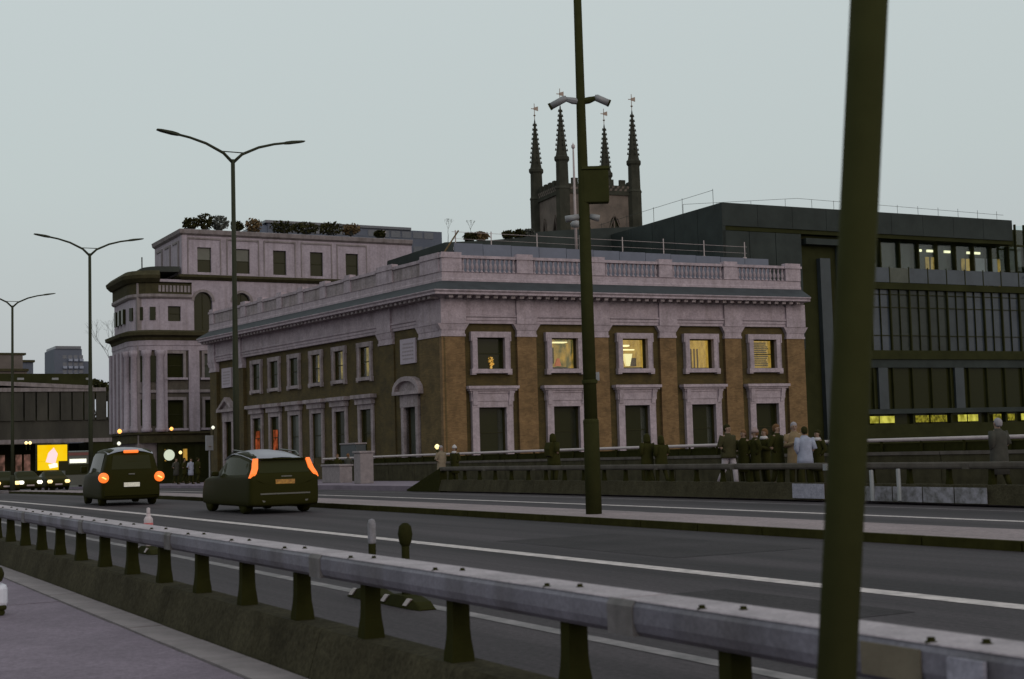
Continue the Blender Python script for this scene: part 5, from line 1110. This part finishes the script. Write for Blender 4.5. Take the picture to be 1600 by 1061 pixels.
pl('person in dark coat with white scarf in the middle of the group', 1194, 671, 28.0, -PI*.5, 'coat_black', 'trouser_dark', 'hair_brown', hem=.5, bag='scarf', arm='phone')
pl('tall person in black coat left of the beige coat', 1213, 664, 26.8, PI*.1, 'coat_black', 'trouser_dark', 'hair_brown', hem=.5, stride=.1, bulky=1.1, arm='pocket')
pl('person in beige coat with grey hair in the far group', 1240, 661, 27.0, -PI*.15, 'coat_beige', 'trouser_dark', 'hair_grey', hem=.5, arm='phone')
pl('person in pale blue jacket right of the beige coat', 1256, 668, 26.4, PI*.9, 'coat_pale', 'trouser_dark', 'hair_dark', hem=.72, arm='pocket', bulky=1.1)
pl('person in black coat with white scarf beside the thick leaning post', 1277, 673, 27.6, -PI*.5, 'coat_black', 'trouser_dark', 'hair_dark', hem=.5, bag='scarf', arm='pocket')
pl('hooded person in black, left one of the walking pair', 1010, 679, 26.8, PI, 'coat_black', 'trouser_dark', 'hair_dark', stride=.16, hem=.6, hood=True, arm='pocket', bulky=1.15)
pl('hooded person in black, right one of the walking pair', 1032, 682, 27.1, PI, 'coat_black', 'trouser_dark', 'hair_dark', stride=.18, hem=.6, hood=True, arm='pocket', bulky=1.15)
pl('bulky person in black with backpack left of the camera mast', 864, 677, 27.3, PI*.55, 'coat_black', 'trouser_dark', 'hair_dark', hem=.6, hood=True, bag='pack', bulky=1.3, arm='pocket')
pl('person in tan coat beside the bright warm light', 689, 697, 26.0, PI*.1, 'coat_tan', 'coat_tan', 'hair_grey', hem=.4, arm='pocket', bulky=1.1)
pl('person in black wearing a white hat right of the tan coat', 710, 698, 26.6, -PI*.4, 'coat_black', 'trouser_dark', 'hair_dark', hem=.5, hat='white_cloth', bag='scarf', arm='pocket', bulky=1.1)
pl('person in dark coat with grey hair at the right picture edge', 1558, 655, 27.0, PI, 'coat_grey', 'trouser_dark', 'hair_grey', hem=.4, stride=.15, arm='pocket', bulky=1.2)
pl('person in dark coat nearest the dark car roof', 527, 711, 29.0, -PI*.3, 'coat_black', 'trouser_dark', 'hair_brown', hem=.6, arm='pocket')
pl('person in dark coat right of the one nearest the car roof', 544, 712, 28.6, PI*.7, 'coat_grey', 'trouser_dark', 'hair_brown', hem=.6, arm='phone')
for k, (u, v, X, lab, c) in enumerate(((275, 714, -100, 'distant person in grey below the round pub sign', 'coat_grey'), (288, 713, -102, 'distant person in black right of the round pub sign', 'coat_black'), (298, 716, -98, 'distant person in pale jacket before the shopfront', 'coat_pale'), (309, 714, -101, 'distant person in black nearest the signal post', 'coat_black'))):
    q = at(u, v, X=X); zg_ = g(X)+(.16 if q.y > 24.3 else 0); person(lab, X, q.y, zg_, random.random()*6, min(1.85, max(1.55, q.z-zg_)), c, 'trouser_dark', 'hair_dark', stride=.12, arm='pocket', hem=.6, group='people by the stucco shopfront')
q = at(17, 956, Z=.12)
t = thing('wheeled_suitcase', 'pale wheeled suitcase just entering at the left picture edge', 'suitcase', (q.x, q.y-.34, .102))
sh = obj('shell', B(-.13, .13, -.3, .3, .07, .3), 'plate_white', t, bevel=.05); obj('lid', B(-.13, .13, -.31, .27, .302, .47), 'shoe_dark', t, bevel=.07)
obj('bumper_strip', B(-.135, .135, -.28, .285, .05, .1), 'shoe_dark', t, bevel=.02)
for sx_, sy_ in ((-1, -1), (-1, 1), (1, -1), (1, 1)): obj('wheel', MB().tube([(sx_*.1-.015, sy_*.24, .03), (sx_*.1+.015, sy_*.24, .03)], .03, 10), 'shoe_dark', t)
obj('handle', MB().tube([(-.05, -.12, .46), (-.05, -.12, .95), (-.05, .1, .95), (-.05, .1, .46)], .012, 6), 'alloy', t)
